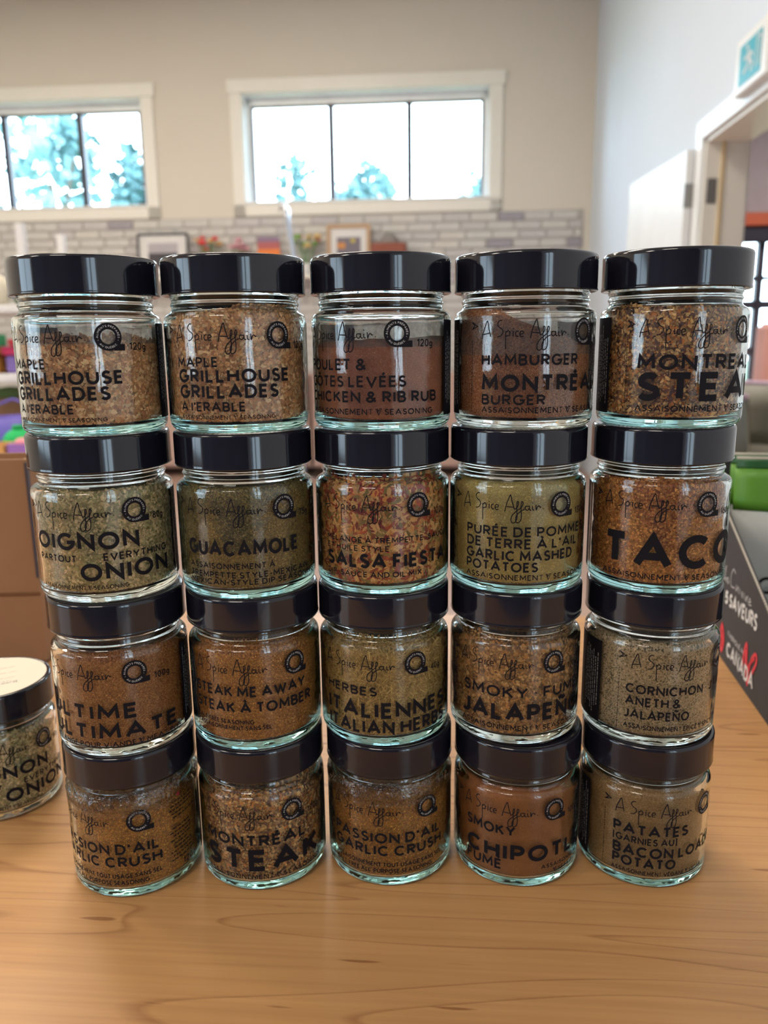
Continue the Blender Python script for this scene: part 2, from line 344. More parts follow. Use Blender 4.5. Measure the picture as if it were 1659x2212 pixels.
# doorway in the right wall: casing, jamb, open door leaf
dt = struct(bpy.data.objects.new('trim_1', None)); COL.objects.link(dt); at_room(dt)
b0, b1, _, dz = DOOR
MB().box(-.02, 0, b1, b1+.09, 0, dz+.05, .003).box(-.02, 0, b0-.09, b0, 0, dz+.05, .003).box(-.022, 0, b0-.09, b1+.09, dz-.0, dz+.09, .003).build('casing', MT['trim2'], dt)
MB().box(0, .20, b1-.02, b1, 0, dz).box(0, .20, b0, b0+.02, 0, dz).box(0, .20, b0, b1, dz-.02, dz).build('jamb', MT['trim'], dt)
MB().box(.07, .085, b1-.032, b1-.02, 0, dz-.02).box(.07, .085, b0+.02, b0+.032, 0, dz-.02).build('door_stop', mat('honey_edge', (.75, .60, .36), .5), dt)
MB().box(.20, .215, b1, b1+.08, 0, dz+.08).box(.20, .215, b0-.08, b0, 0, dz+.08).box(.20, .215, b0-.08, b1+.08, dz, dz+.08).build('casing', MT['trim2'], dt)
d = struct(bpy.data.objects.new('door_1', None)); COL.objects.link(d); at_room(d, -.018, -2.95); d.rotation_euler = (0, 0, AL+math.atan2(.075, .9))
MB().box(-.042, 0, 0, .90, .01, 2.065, .002).build('door_leaf', mat('white_door_paint', (.82, .85, .87), .4), d)
h = MB()
for hz in (1.79, 1.05, .2): h.box(-.044, .002, -.004, .0, hz, hz+.115)
h.build('hinge_plate', MT['hinge'], d)
MB().tube([(-.10, .83, 1.0), (-.10, .70, 1.0)], .011).tube([(-.04, .83, 1.0), (-.10, .83, 1.0)], .011).build('door_handle', MT['hinge'], d, True)
h = MB()
for hz in (1.79, 1.05, .2): h.box(.012, .058, b1-.024, b1-.0195, hz, hz+.115).tube([(-.006, b1+.052, hz), (-.006, b1+.052, hz+.115)], .008)
h.build('hinge_plate', MT['hinge'], dt)

# the room beyond the doorway
o = MB().box(.2, 5.2, 0.35, .55, 0, 1.0); 
wb = wall_grid('wall_beyond', 0.20, 5.2, 0, RH-.3, [(1.0, 3.6, .70, 2.0)], .15, MT['plum'], 'x'); at_room(wb, 0, .35)
wc = wall_grid('wall_beyond_right', -6.5, .5, 0, RH-.3, [], .15, MT['plum'], 'y'); at_room(wc, 5.2, 0)
wc = wall_grid('wall_beyond_near', .20, 5.2, 0, RH-.3, [], -.15, MT['plum'], 'x'); at_room(wc, 0, -6.5)
cb = MB().box(.2, 5.3, -6.6, .6, RH-.3, RH-.2).build('ceiling_beyond', MT['ceiling']); struct(cb); at_room(cb)
w = struct(bpy.data.objects.new('window_5', None)); COL.objects.link(w); at_room(w, 0, .35)
MB().box(1.0, 3.6, .05, .054, .70, 2.0).build('pane', MT['pane'], w)
f = MB().box(.95, 3.65, -.02, .02, .62, .70).box(1.0, 3.6, .0, .06, 1.40, 1.475).box(1.0, 3.6, .0, .06, 1.65, 1.69).box(1.0, 3.6, .0, .06, .98, 1.06)
for x in (1.0, 1.56, 2.6, 3.53): f.box(x, x+.065, 0, .06, .70, 2.0)
f.build('window_frame', MT['mull'], w)
bl_ = thing('roller_blind', 'dark rolled up blind under a rust red pelmet in the room beyond the doorway', 'blind', RP(2.3, .33, 1.97), AL)
MB().box(-1.36, 1.36, -.08, 0.0, 0, .135, .01).build('blind_roll', mat('navy_cloth', (.02, .02, .035), .8), bl_)
MB().box(-1.40, 1.40, -.12, 0.0, .137, .245, .004).build('pelmet', mat('rust_paint', (.42, .085, .035), .7), bl_)

# exit sign on the right wall
ex = thing('exit_sign', 'white exit sign box with a teal running figure panel above the doorway', 'sign', RP(-.001, -3.738, 2.122), AL)
MB().box(-.06, 0, -.165, .165, 0, .218, .006).build('sign_housing', MT['trim2'], ex)
MB().box(-.0625, -.060, -.113, .113, .028, .178).build('sign_panel', mat('teal_panel', (.02, .38, .48), .4), ex)
g = MB(); sz_ = .022
def sgn(pts, w):       # running figure, strips on the panel
    pts = [(a_, b_*.85+.028) for a_, b_ in pts]
    for (y0, z0), (y1, z1) in zip(pts[:-1], pts[1:]):
        d_ = Vector((y1-y0, z1-z0)); n_ = Vector((-d_.y, d_.x)).normalized()*w
        V = [(-.064, y0+n_.x, z0+n_.y), (-.064, y0-n_.x, z0-n_.y), (-.064, y1-n_.x, z1-n_.y), (-.064, y1+n_.x, z1+n_.y)]
        V += [(-.0626, v[1], v[2]) for v in V]
        g.add(V, [(0, 1, 2, 3), (7, 6, 5, 4), (0, 4, 5, 1), (1, 5, 6, 2), (2, 6, 7, 3), (3, 7, 4, 0)])
sgn([(.02, .125), (.0, .085)], .012); sgn([(.0, .085), (-.03, .065), (-.02, .03)], .007); sgn([(.0, .085), (.03, .06), (.06, .045)], .007)
sgn([(.02, .122), (-.015, .115), (-.035, .09)], .005); sgn([(.02, .122), (.045, .10), (.06, .115)], .005); sgn([(.028, .14), (.03, .158)], .010)
sgn([(-.07, .03), (-.07, .155), (-.105, .155)], .004); sgn([(-.105, .155), (-.105, .03)], .004)
g.build('running_figure', MT['white'], ex)

# ------------------------------------------------------------------ outdoors
gr = MB().box(-30, 30, 8.2, 60, -.6, -.5).build('ground', mat('lawn', (.10, .16, .05), .95)); struct(gr)
def leaf_cloud(n, cen, rad, size, rs):
    P = rs.normal(size=(n, 3)); P /= np.linalg.norm(P, axis=1)[:, None]; P *= (rs.rand(n, 1)**.35)
    P = P*np.array(rad)+np.array(cen)
    A = rs.normal(size=(n, 3)); A /= np.linalg.norm(A, axis=1)[:, None]; B = np.cross(A, rs.normal(size=(n, 3))); B /= np.linalg.norm(B, axis=1)[:, None]
    s = size*(.6+.8*rs.rand(n, 1)); A = A*s; B = B*s*.6
    V = np.concatenate([P-A, P+B, P+A, P-B], 1).reshape(-1, 3); F = np.arange(4*n).reshape(-1, 4)
    return V, F
leafm = [mat('hazed_leaf_a', (.09, .18, .185), .7), mat('hazed_leaf_b', (.12, .23, .235), .7)]  # pale teal: the haze of the bright panes put into the leaf colour
bark = mat('bark', (.10, .07, .05), .9)
def tree(label, x, y, top, w, lm, seed, n=1500, size=.16, trunk=True, kind='tree'):
    rs = np.random.RandomState(seed)
    t = thing('deciduous_tree', label, 'tree', (x, y, -.5), group=None)
    hc = top+.5
    mb = MB(); mb.tube([(0, 0, 0), (.05, 0, hc*.4), (-.03, .05, hc*.75)], [.16, .12, .05])
    for k in range(5): a = rs.rand()*6.28; mb.tube([(0, 0, hc*.35+k*.25), (math.cos(a)*w*.5, math.sin(a)*w*.4, hc*.6+k*.3)], [.06, .02], 6)
    mb.build('trunk', bark, t)
    V = []; F = []; c = 0
    for k in range(9):
        cen = (rs.uniform(-.65, .65)*w, rs.uniform(-.5, .5)*w, hc*(.45+.45*rs.rand())); cen = (cen[0]*(1.25-cen[2]/hc), cen[1], cen[2])
        v, f = leaf_cloud(n//9, cen, (w*.38, w*.38, hc*.14), size, rs); V.append(v); F.append(f+c); c += len(v)
    o = mesh_obj('foliage', np.concatenate(V), np.concatenate(F), lm, t); o['kind'] = 'stuff'
tree('leafy tree filling the lower left pane of the left-hand high window', -5.6, 14.2, 5.3, 1.4, leafm[1], 3, 650)
tree('tall leafy tree seen through the right pane of the left-hand high window', -5.2, 17.6, 5.6, .9, leafm[0], 5, 800)
tree('loose leafy tree at the far left edge of the left-hand high window', -8.6, 17.0, 6.6, 1.2, leafm[1], 8, 1500)
tree('round leafy tree at the lower left of the centre high window', -1.5, 15.0, 5.0, 1.0, leafm[0], 13, 1100, .12)
tree('low leafy tree in the middle pane of the centre high window', -.25, 18.5, 5.35, 1.5, leafm[0], 21, 1500, .13)
tree('small treetop just over the sill of the right pane of the centre high window', 2.25, 18.0, 4.75, .9, leafm[1], 34, 700, .12)

# ------------------------------------------------------------------ stroke lettering
def _arc(cx,cy,rx,ry,a0,a1,n=10):
    return [(cx+rx*math.cos(math.radians(a0+(a1-a0)*i/n)),cy+ry*math.sin(math.radians(a0+(a1-a0)*i/n))) for i in range(n+1)]
# each glyph: (outer width, polylines in 0..1 box of the stroke centre lines)
def _glyphs():
    G={}
    G['A']=(.92,[[(0,0),(.5,1),(1,0)],[(.2,.32),(.8,.32)]])
    G['B']=(.62,[[(0,0),(0,1),(.5,1)]+_arc(.55,.76,.38,.24,90,-90,8)+[(0,.52)],[(.5,.52)]+_arc(.6,.26,.4,.26,90,-90,8)+[(0,0)]])
    G['C']=(.82,[_arc(.55,.5,.55,.5,45,315,18)])
    G['D']=(.74,[[(0,0),(0,1),(.4,1)]+_arc(.42,.5,.58,.5,90,-90,14)+[(0,0)]])
    G['E']=(.52,[[(1,1),(0,1),(0,0),(1,0)],[(0,.52),(.9,.52)]])
    G['F']=(.5,[[(1,1),(0,1),(0,0)],[(0,.5),(.85,.5)]])
    G['G']=(.88,[_arc(.52,.5,.52,.5,45,355,20)+[(1,.46),(.6,.46)]])
    G['H']=(.72,[[(0,0),(0,1)],[(1,0),(1,1)],[(0,.52),(1,.52)]])
    G['I']=(.0,[[(.5,0),(.5,1)]])
    G['J']=(.42,[[(1,1),(1,.3)]+_arc(.35,.28,.65,.28,0,-130,8)])
    G['K']=(.68,[[(0,0),(0,1)],[(.95,1),(.02,.45)],[(.3,.62),(1,0)]])
    G['L']=(.48,[[(0,1),(0,0),(1,0)]])
    G['M']=(.95,[[(0,0),(0.06,1),(.5,.28),(.94,1),(1,0)]])
    G['N']=(.76,[[(0,0),(0,1),(1,0),(1,1)]])
    G['O']=(.96,[_arc(.5,.5,.5,.5,90,450,24)])
    G['P']=(.58,[[(0,0),(0,1),(.5,1)]+_arc(.52,.73,.48,.27,90,-90,8)+[(0,.46)]])
    G['Q']=(.96,[_arc(.5,.5,.5,.5,90,450,24),[(.6,.3),(.98,-.05)]])
    G['R']=(.62,[[(0,0),(0,1),(.5,1)]+_arc(.52,.74,.46,.26,90,-90,8)+[(0,.48)],[(.45,.48),(1,0)]])
    G['S']=(.56,[_arc(.52,.75,.44,.25,30,210,10)+[(.3,.57),(.75,.44)]+_arc(.5,.26,.5,.26,30,-150,10)])
    G['T']=(.62,[[(0,1),(1,1)],[(.5,1),(.5,0)]])
    G['U']=(.72,[[(0,1),(0,.4)]+_arc(.5,.4,.5,.4,180,360,12)+[(1,.4),(1,1)]])
    G['V']=(.86,[[(0,1),(.5,0),(1,1)]])
    G['W']=(1.2,[[(0,1),(.27,0),(.5,.85),(.73,0),(1,1)]])
    G['X']=(.76,[[(0,0),(1,1)],[(0,1),(1,0)]])
    G['Y']=(.78,[[(0,1),(.5,.45),(1,1)],[(.5,.45),(.5,0)]])
    G['Z']=(.64,[[(0,1),(1,1),(0,0),(1,0)]])
    G['0']=(.58,[_arc(.5,.5,.5,.5,90,450,20)])
    G['1']=(.26,[[(0,.82),(1,1),(1,0)]])
    G['2']=(.54,[_arc(.5,.7,.5,.3,170,-20,10)+[(0,0),(1,0)]])
    G['3']=(.52,[[(.05,1),(.95,1),(.45,.6)]+_arc(.45,.3,.55,.3,90,-150,10)])
    G['4']=(.6,[[(.75,0),(.75,1),(0,.27),(1,.27)]])
    G['5']=(.54,[[(.95,1),(.1,1),(.05,.56)]+_arc(.45,.32,.55,.32,110,-150,10)])
    G['6']=(.56,[_arc(.5,.32,.5,.32,90,450,16),[(.02,.35),(.55,1)]])
    G['7']=(.54,[[(0,1),(1,1),(.3,0)]])
    G['8']=(.56,[_arc(.5,.77,.42,.23,90,450,14),_arc(.5,.27,.5,.27,90,450,16)])
    G['g']=(.5,[_arc(.5,.3,.5,.3,90,450,14),[(1,.6),(1,-.1)]+_arc(.5,-.1,.5,.24,0,-150,8)])
    G['&']=(.8,[[(1,0),(.2,.72)]+_arc(.45,.78,.27,.22,190,0,8)+[(.6,.6),(.1,.35)]+_arc(.38,.24,.38,.24,160,300,8)+[(.95,.42)]])
    G["'"]=(.0,[[(.5,1.02),(.5,.72)]])
    G[',']=(.08,[[(1,.06),(0,-.16)]])
    G['.']=(.0,[[(.5,0),(.5,.03)]])
    G['-']=(.26,[[(0,.42),(1,.42)]])
    G['*']=(.02,[[(.5,.42),(.5,.56)]])
    G['[']=(.14,[[(1,1.06),(0,1.06),(0,-.08),(1,-.08)]])
    G[']']=(.14,[[(0,1.06),(1,1.06),(1,-.08),(0,-.08)]])
    G['~']=(.9,[])  # heart placeholder drawn separately
    G[' ']=(.16,[])
    for a,b,acc in (('É','E',[(.4,1.2),(.75,1.42)]),('À','A',[(.62,1.2),(.35,1.42)]),('Ê','E',[(.15,1.2),(.5,1.4),(.85,1.2)]),
                    ('Ô','O',[(.3,1.2),(.5,1.38),(.7,1.2)]),('Ñ','N',[(.15,1.22),(.38,1.34),(.62,1.22),(.85,1.34)])):
        w,pl=G[b]; G[a]=(w,pl+[acc])
    return G
GLYPHS=_glyphs()
HEART=[(0,.95),(.25,1.0),(.5,.62),(.75,1.05),(1,1.0),(.5,0),(0,.95)]
HEART2=[(.22,.98),(.44,.12)]
def layout(text,t=.15,gap=.13):
    """stroke centre lines of a line of capitals one unit high, plus the left and right edge of every glyph"""
    x=0; out=[]; ed=[]
    for ch in text:
        w,pls=GLYPHS[ch]
        W=w*.86+t if ch!=' ' else w
        if ch=='~':
            W=.8
            out.append([(x+px*W,py) for px,py in HEART]); out.append([(x+px*W,py) for px,py in HEART2])
        for pl in pls: out.append([(x+t/2+px*(W-t), t/2+py*(1-t)) for px,py in pl])
        ed.append((x,x+W)); x+=W+(gap if ch!=' ' else gap)
    return out,ed
def ribbon(pts, w, step):
    """a strip of constant width along a 2D polyline, mitred; returns vertices (u,v) and quads"""
    P = [pts[0]]
    closed = len(pts) > 3 and abs(pts[0][0]-pts[-1][0]) < 1e-6 and abs(pts[0][1]-pts[-1][1]) < 1e-6
    for p in pts[1:]:
        a = P[-1]; d = math.hypot(p[0]-a[0], p[1]-a[1]); n = max(1, int(math.ceil(abs(p[0]-a[0])/step)))
        for k in range(1, n+1): P.append((a[0]+(p[0]-a[0])*k/n, a[1]+(p[1]-a[1])*k/n))
    V = []; F = []; n = len(P)
    for i in range(n):
        if closed and i in (0, n-1): a, b = P[n-2], P[1]
        else: a, b = P[max(i-1, 0)], P[min(i+1, n-1)]
        c = P[i]
        d0 = (c[0]-a[0], c[1]-a[1]); d1 = (b[0]-c[0], b[1]-c[1])
        l0 = math.hypot(*d0) or 1; l1 = math.hypot(*d1) or 1
        if l0 < 1e-9 or (a == c): d0 = d1; l0 = l1
        if l1 < 1e-9 or (b == c): d1 = d0; l1 = l0
        u0 = (d0[0]/l0, d0[1]/l0); u1 = (d1[0]/l1, d1[1]/l1)
        t = (u0[0]+u1[0], u0[1]+u1[1]); lt = math.hypot(*t)
        if lt < .25:                              # hairpin: just square it off
            nx, ny = -u0[1], u0[0]; k = 1
        else:
            t = (t[0]/lt, t[1]/lt); nx, ny = -t[1], t[0]; k = min(1/max(.3, t[0]*u0[0]+t[1]*u0[1]), 2.2)
        V.append((c[0]+nx*w/2*k, c[1]+ny*w/2*k)); V.append((c[0]-nx*w/2*k, c[1]-ny*w/2*k))
    for i in range(n-1): F.append((2*i, 2*i+1, 2*i+3, 2*i+2))
    return V, F
def smooth_line(pts, k=4):
    if len(pts) < 3: return pts
    out = []
    for i in range(len(pts)-1):
        p0 = pts[max(i-1, 0)]; p1 = pts[i]; p2 = pts[i+1]; p3 = pts[min(i+2, len(pts)-1)]
        for j in range(k):
            t = j/k; t2 = t*t; t3 = t2*t
            out.append(tuple(.5*((2*p1[c])+(-p0[c]+p2[c])*t+(2*p0[c]-5*p1[c]+4*p2[c]-p3[c])*t2+(-p0[c]+3*p1[c]-3*p2[c]+p3[c])*t3) for c in (0, 1)))
    out.append(pts[-1]); return out
class Print:
    """flat lettering gathered in (u, v), then mapped onto a surface"""
    def __init__(s, step=1.2): s.V = []; s.F = []; s.step = step
    def line(s, pts, w):
        V, F = ribbon(pts, w, s.step); n = len(s.V); s.V += V; s.F += [tuple(i+n for i in f) for f in F]
    def text(s, t, u, v, width, cap, weight=.16, gap=.13):
        pl, ed = layout(t, weight*1.0, gap); k = width/ed[-1][1]
        # stroke weight follows the cap height
        for p in pl:
            q = [(u+a*k, v+b*cap) for a, b in p]
            s.line(q, weight*cap*(1 if '~' not in t or len(p) not in (7, 2) else .62))
    def poly(s, pts):
        n = len(s.V); s.V += pts; s.F.append(tuple(range(n, n+len(pts))))
    def ring(s, cx, cy, r0, r1, n=48):
        b = len(s.V)
        for i in range(n):
            a = 2*math.pi*i/n; s.V += [(cx+r0*math.cos(a), cy+r0*math.sin(a)), (cx+r1*math.cos(a), cy+r1*math.sin(a))]
        for i in range(n): j = (i+1) % n; s.F.append((b+2*i, b+2*i+1, b+2*j+1, b+2*j))
    def arc_text(s, t, cx, cy, r, a0, a1, cap, weight=.17, flip=False):
        pl, ed = layout(t, weight, .25); tot = ed[-1][1]
        for p in pl:
            q = []
            for a, b in p:
                f = a/tot; ang = math.radians(a0+(a1-a0)*f); rr = r+(b*cap if not flip else -b*cap)
                q.append((cx+rr*math.cos(ang), cy+rr*math.sin(ang)))
            s.line(q, weight*cap)
    def wrap(s, name, m, parent, R, u0, z0=0.0):
        V = [(R*math.sin((u0+u)/RJ)*.001, -R*math.cos((u0+u)/RJ)*.001, (z0+v)*.001) for u, v in s.V]
        return mesh_obj(name, V, s.F, m, parent)
    def flat(s, name, m, parent, f): return mesh_obj(name, [f(u, v) for u, v in s.V], s.F, m, parent)

# ------------------------------------------------------------------ the table
ty = .8325
table = thing('table', 'maple laminate table top carrying the wall of spice jars', 'table', (0.05, .26, 0), AL)
MB().box(-1.05, 1.05, -.62, .565, TZ-.032, TZ, .004).build('table_top', MT['wood'], table)
for sx in (-.95, .95):
    for sy in (-.52, .48): MB().box(sx-.022, sx+.022, sy-.022, sy+.022, 0, TZ-.032, .003).build('leg', MT['hinge'], table)
MB().box(-.97, .97, -.54, -.52, TZ-.10, TZ-.032).box(-.97, .97, .48, .50, TZ-.10, TZ-.032).build('apron', MT['hinge'], table)

# ------------------------------------------------------------------ spice jars
RJ = 35.9
CONT = {   # palette (linear), bulk grain scale, flake: count, length mm, width mm
 'maple':  ([(.62, .36, .175), (.74, .47, .26), (.46, .24, .12), (.84, .60, .36), (.54, .28, .15)], 700, 6500, 2.3, 1.6),
 'rub':    ([(.62, .26, .17), (.66, .29, .19), (.57, .23, .15), (.70, .34, .22)], 2600, 2500, .30, .25),
 'burger': ([(.62, .30, .16), (.54, .24, .12), (.70, .40, .22), (.34, .15, .09)], 2200, 7000, .38, .3),
 'steak':  ([(.60, .38, .17), (.22, .11, .08), (.74, .53, .26), (.13, .08, .075), (.56, .23, .07), (.40, .25, .13)], 700, 6500, 2.1, 1.25),
 'onion':  ([(.56, .52, .30), (.38, .38, .20), (.68, .60, .39), (.50, .42, .24), (.28, .29, .14)], 800, 6500, 2.2, 1.3),
 'guac':   ([(.22, .195, .075), (.15, .14, .055), (.32, .26, .11), (.26, .20, .09), (.38, .30, .10)], 1500, 9500, .8, .5),
 'salsa':  ([(.66, .38, .16), (.42, .08, .04), (.74, .47, .22), (.28, .05, .04), (.60, .27, .08), (.26, .20, .07), (.68, .42, .18)], 450, 3200, 4.6, 2.2),
 'mash':   ([(.90, .70, .28), (.88, .65, .24), (.90, .74, .34), (.66, .54, .20)], 1900, 8000, .42, .3),
 'taco':   ([(.52, .20, .06), (.64, .30, .09), (.34, .12, .045), (.72, .38, .12), (.44, .19, .08)], 1000, 9000, 1.4, .9),
 'ultime': ([(.50, .235, .08), (.40, .17, .06), (.56, .29, .12), (.32, .13, .05)], 1700, 10000, .6, .4),
 'away':   ([(.62, .29, .075), (.50, .21, .06), (.68, .36, .11), (.38, .16, .055)], 1500, 10000, .75, .5),
 'herbs':  ([(.45, .34, .13), (.31, .24, .09), (.58, .45, .19), (.40, .27, .11)], 1000, 7000, 4.0, .55),
 'smoky':  ([(.46, .28, .12), (.28, .16, .09), (.56, .38, .18), (.18, .12, .07), (.50, .26, .09)], 800, 6500, 2.0, 1.3),
 'dill':   ([(.74, .65, .46), (.70, .60, .41), (.78, .69, .50), (.22, .22, .14)], 1600, 7500, .95, .2),
 'crush':  ([(.64, .30, .07), (.48, .22, .06), (.72, .40, .07), (.34, .18, .06), (.60, .24, .06)], 1300, 10000, .75, .5),
 'chip':   ([(.58, .235, .085), (.54, .21, .075), (.62, .26, .10)], 2600, 1500, .3, .25),
 'bacon':  ([(.56, .38, .19), (.50, .33, .16), (.62, .44, .23), (.40, .26, .13)], 2200, 5000, .36, .3),
}
CONT = {k: ([(min(.9, c[0]*1.15), c[1]*.96, c[2]*.80) for c in v[0]],)+tuple(v[1:]) for k, v in CONT.items()}
BULK = {k: speck_mat('shaded_seasoning_bulk', [tuple(x*(.55 if v[2] > 1 else .95) for x in c) for c in v[0]], v[1]) for k, v in CONT.items()}  # palette darkened: shade in the gaps between flakes put into the colour
GLASS_OUT = [(0, 1.2), (24, 1.2), (29.5, .9), (30.6, .25), (31.6, 0.0), (32.6, .15), (33.9, .8), (34.9, 1.9), (35.55, 3.4), (35.8, 5.2), (35.8, 20), (35.8, 38), (35.8, 53.6), (35.75, 54.9), (35.45, 56.0),
             (34.8, 56.9), (33.9, 57.5), (33.0, 58.0), (32.2, 58.7), (31.8, 59.6), (31.75, 60.6), (32.1, 61.3), (32.5, 61.9), (32.1, 62.6), (31.75, 63.2), (31.8, 64.2), (32.4, 65.0), (32.4, 65.8), (31.8, 66.6), (31.8, 80.5), (31.2, 81.6)]
GLASS_IN = [(30.0, 81.6), (29.4, 80.5), (29.3, 61.5), (29.6, 60.2), (30.6, 58.8), (31.9, 57.2), (32.8, 55.6), (33.2, 53.6), (33.3, 50), (33.3, 30), (33.3, 9), (33.15, 7.0), (32.4, 5.4), (30.9, 4.6), (27.5, 4.3), (14, 4.5), (0, 4.7)]
def lathe_np(prof, n, knurl=False):
    """closed revolve with single vertices on the axis"""
    V = []; F = []; idx = []
    for i, (r, z) in enumerate(prof):
        if r < 1e-6: idx.append([len(V)]); V.append((0, 0, z*.001)); continue
        base = len(V); idx.append(list(range(base, base+n)))
        for j in range(n):
            a = 2*math.pi*j/n; zz = z
            if knurl and 30 < r < 33.2 and z < .5 and j % 2: zz = z+.35
            V.append((r*math.cos(a)*.001, r*math.sin(a)*.001, zz*.001))
    for i in range(len(prof)-1):
        A, B = idx[i], idx[i+1]
        for j in range(n):
            k = (j+1) % n
            if len(A) == 1 and len(B) == 1: continue
            if len(A) == 1: F.append((A[0], B[k], B[j]))
            elif len(B) == 1: F.append((A[j], A[k], B[0]))
            else: F.append((A[j], A[k], B[k], B[j]))
    return V, F
def np_mesh(name, V, F4, m, parent, smooth=False, cols=None):
    me = bpy.data.meshes.new(name); n = len(V); k = len(F4)
    me.vertices.add(n); me.vertices.foreach_set('co', np.asarray(V, dtype=np.float32).ravel())
    w_ = F4.shape[1]; me.loops.add(k*w_); me.loops.foreach_set('vertex_index', np.asarray(F4, dtype=np.int32).ravel())
    me.polygons.add(k); me.polygons.foreach_set('loop_start', np.arange(0, k*w_, w_, dtype=np.int32)); me.polygons.foreach_set('loop_total', np.full(k, w_, dtype=np.int32))
    me.update(calc_edges=True)
    if cols is not None:
        at = me.color_attributes.new('tint', 'FLOAT_COLOR', 'POINT'); at.data.foreach_set('color', np.asarray(cols, dtype=np.float32).ravel())
    if m: me.materials.append(m)
    if smooth: me.polygons.foreach_set('use_smooth', [True]*k)
    return link(bpy.data.objects.new(name, me), parent)
gV, gF = lathe_np(GLASS_OUT+GLASS_IN, 144, True)
def glass_mesh(m):
    me = bpy.data.meshes.new('glass'); me.from_pydata(gV, [], gF); me.polygons.foreach_set('use_smooth', [True]*len(gF)); me.materials.append(m); me.update(); return me
GMESH = {'teal': glass_mesh(MT['gteal']), 'clear': glass_mesh(MT['gclear'])}
LIDP = [(32.6, 67.0), (34.6, 66.5), (35.4, 66.25), (35.95, 66.5), (36.1, 67.0), (35.95, 67.5), (35.85, 68.2), (35.85, 82.0), (35.7, 83.0), (35.2, 83.9), (34.4, 84.25), (33.6, 84.1), (33.1, 83.85), (32.4, 83.75), (10, 83.75), (0, 83.75)]
LIDI = [(0, 82.4), (20, 82.4), (33.5, 82.2), (34.4, 81.6), (34.8, 80.5), (34.8, 67.8), (32.6, 67.0)]
lV, lF = lathe_np(LIDP+LIDI, 128)
LMESH = bpy.data.meshes.new('lid'); LMESH.from_pydata(lV, [], lF); LMESH.polygons.foreach_set('use_smooth', [True]*len(lF)); LMESH.materials.append(MT['darklid']); LMESH.update()

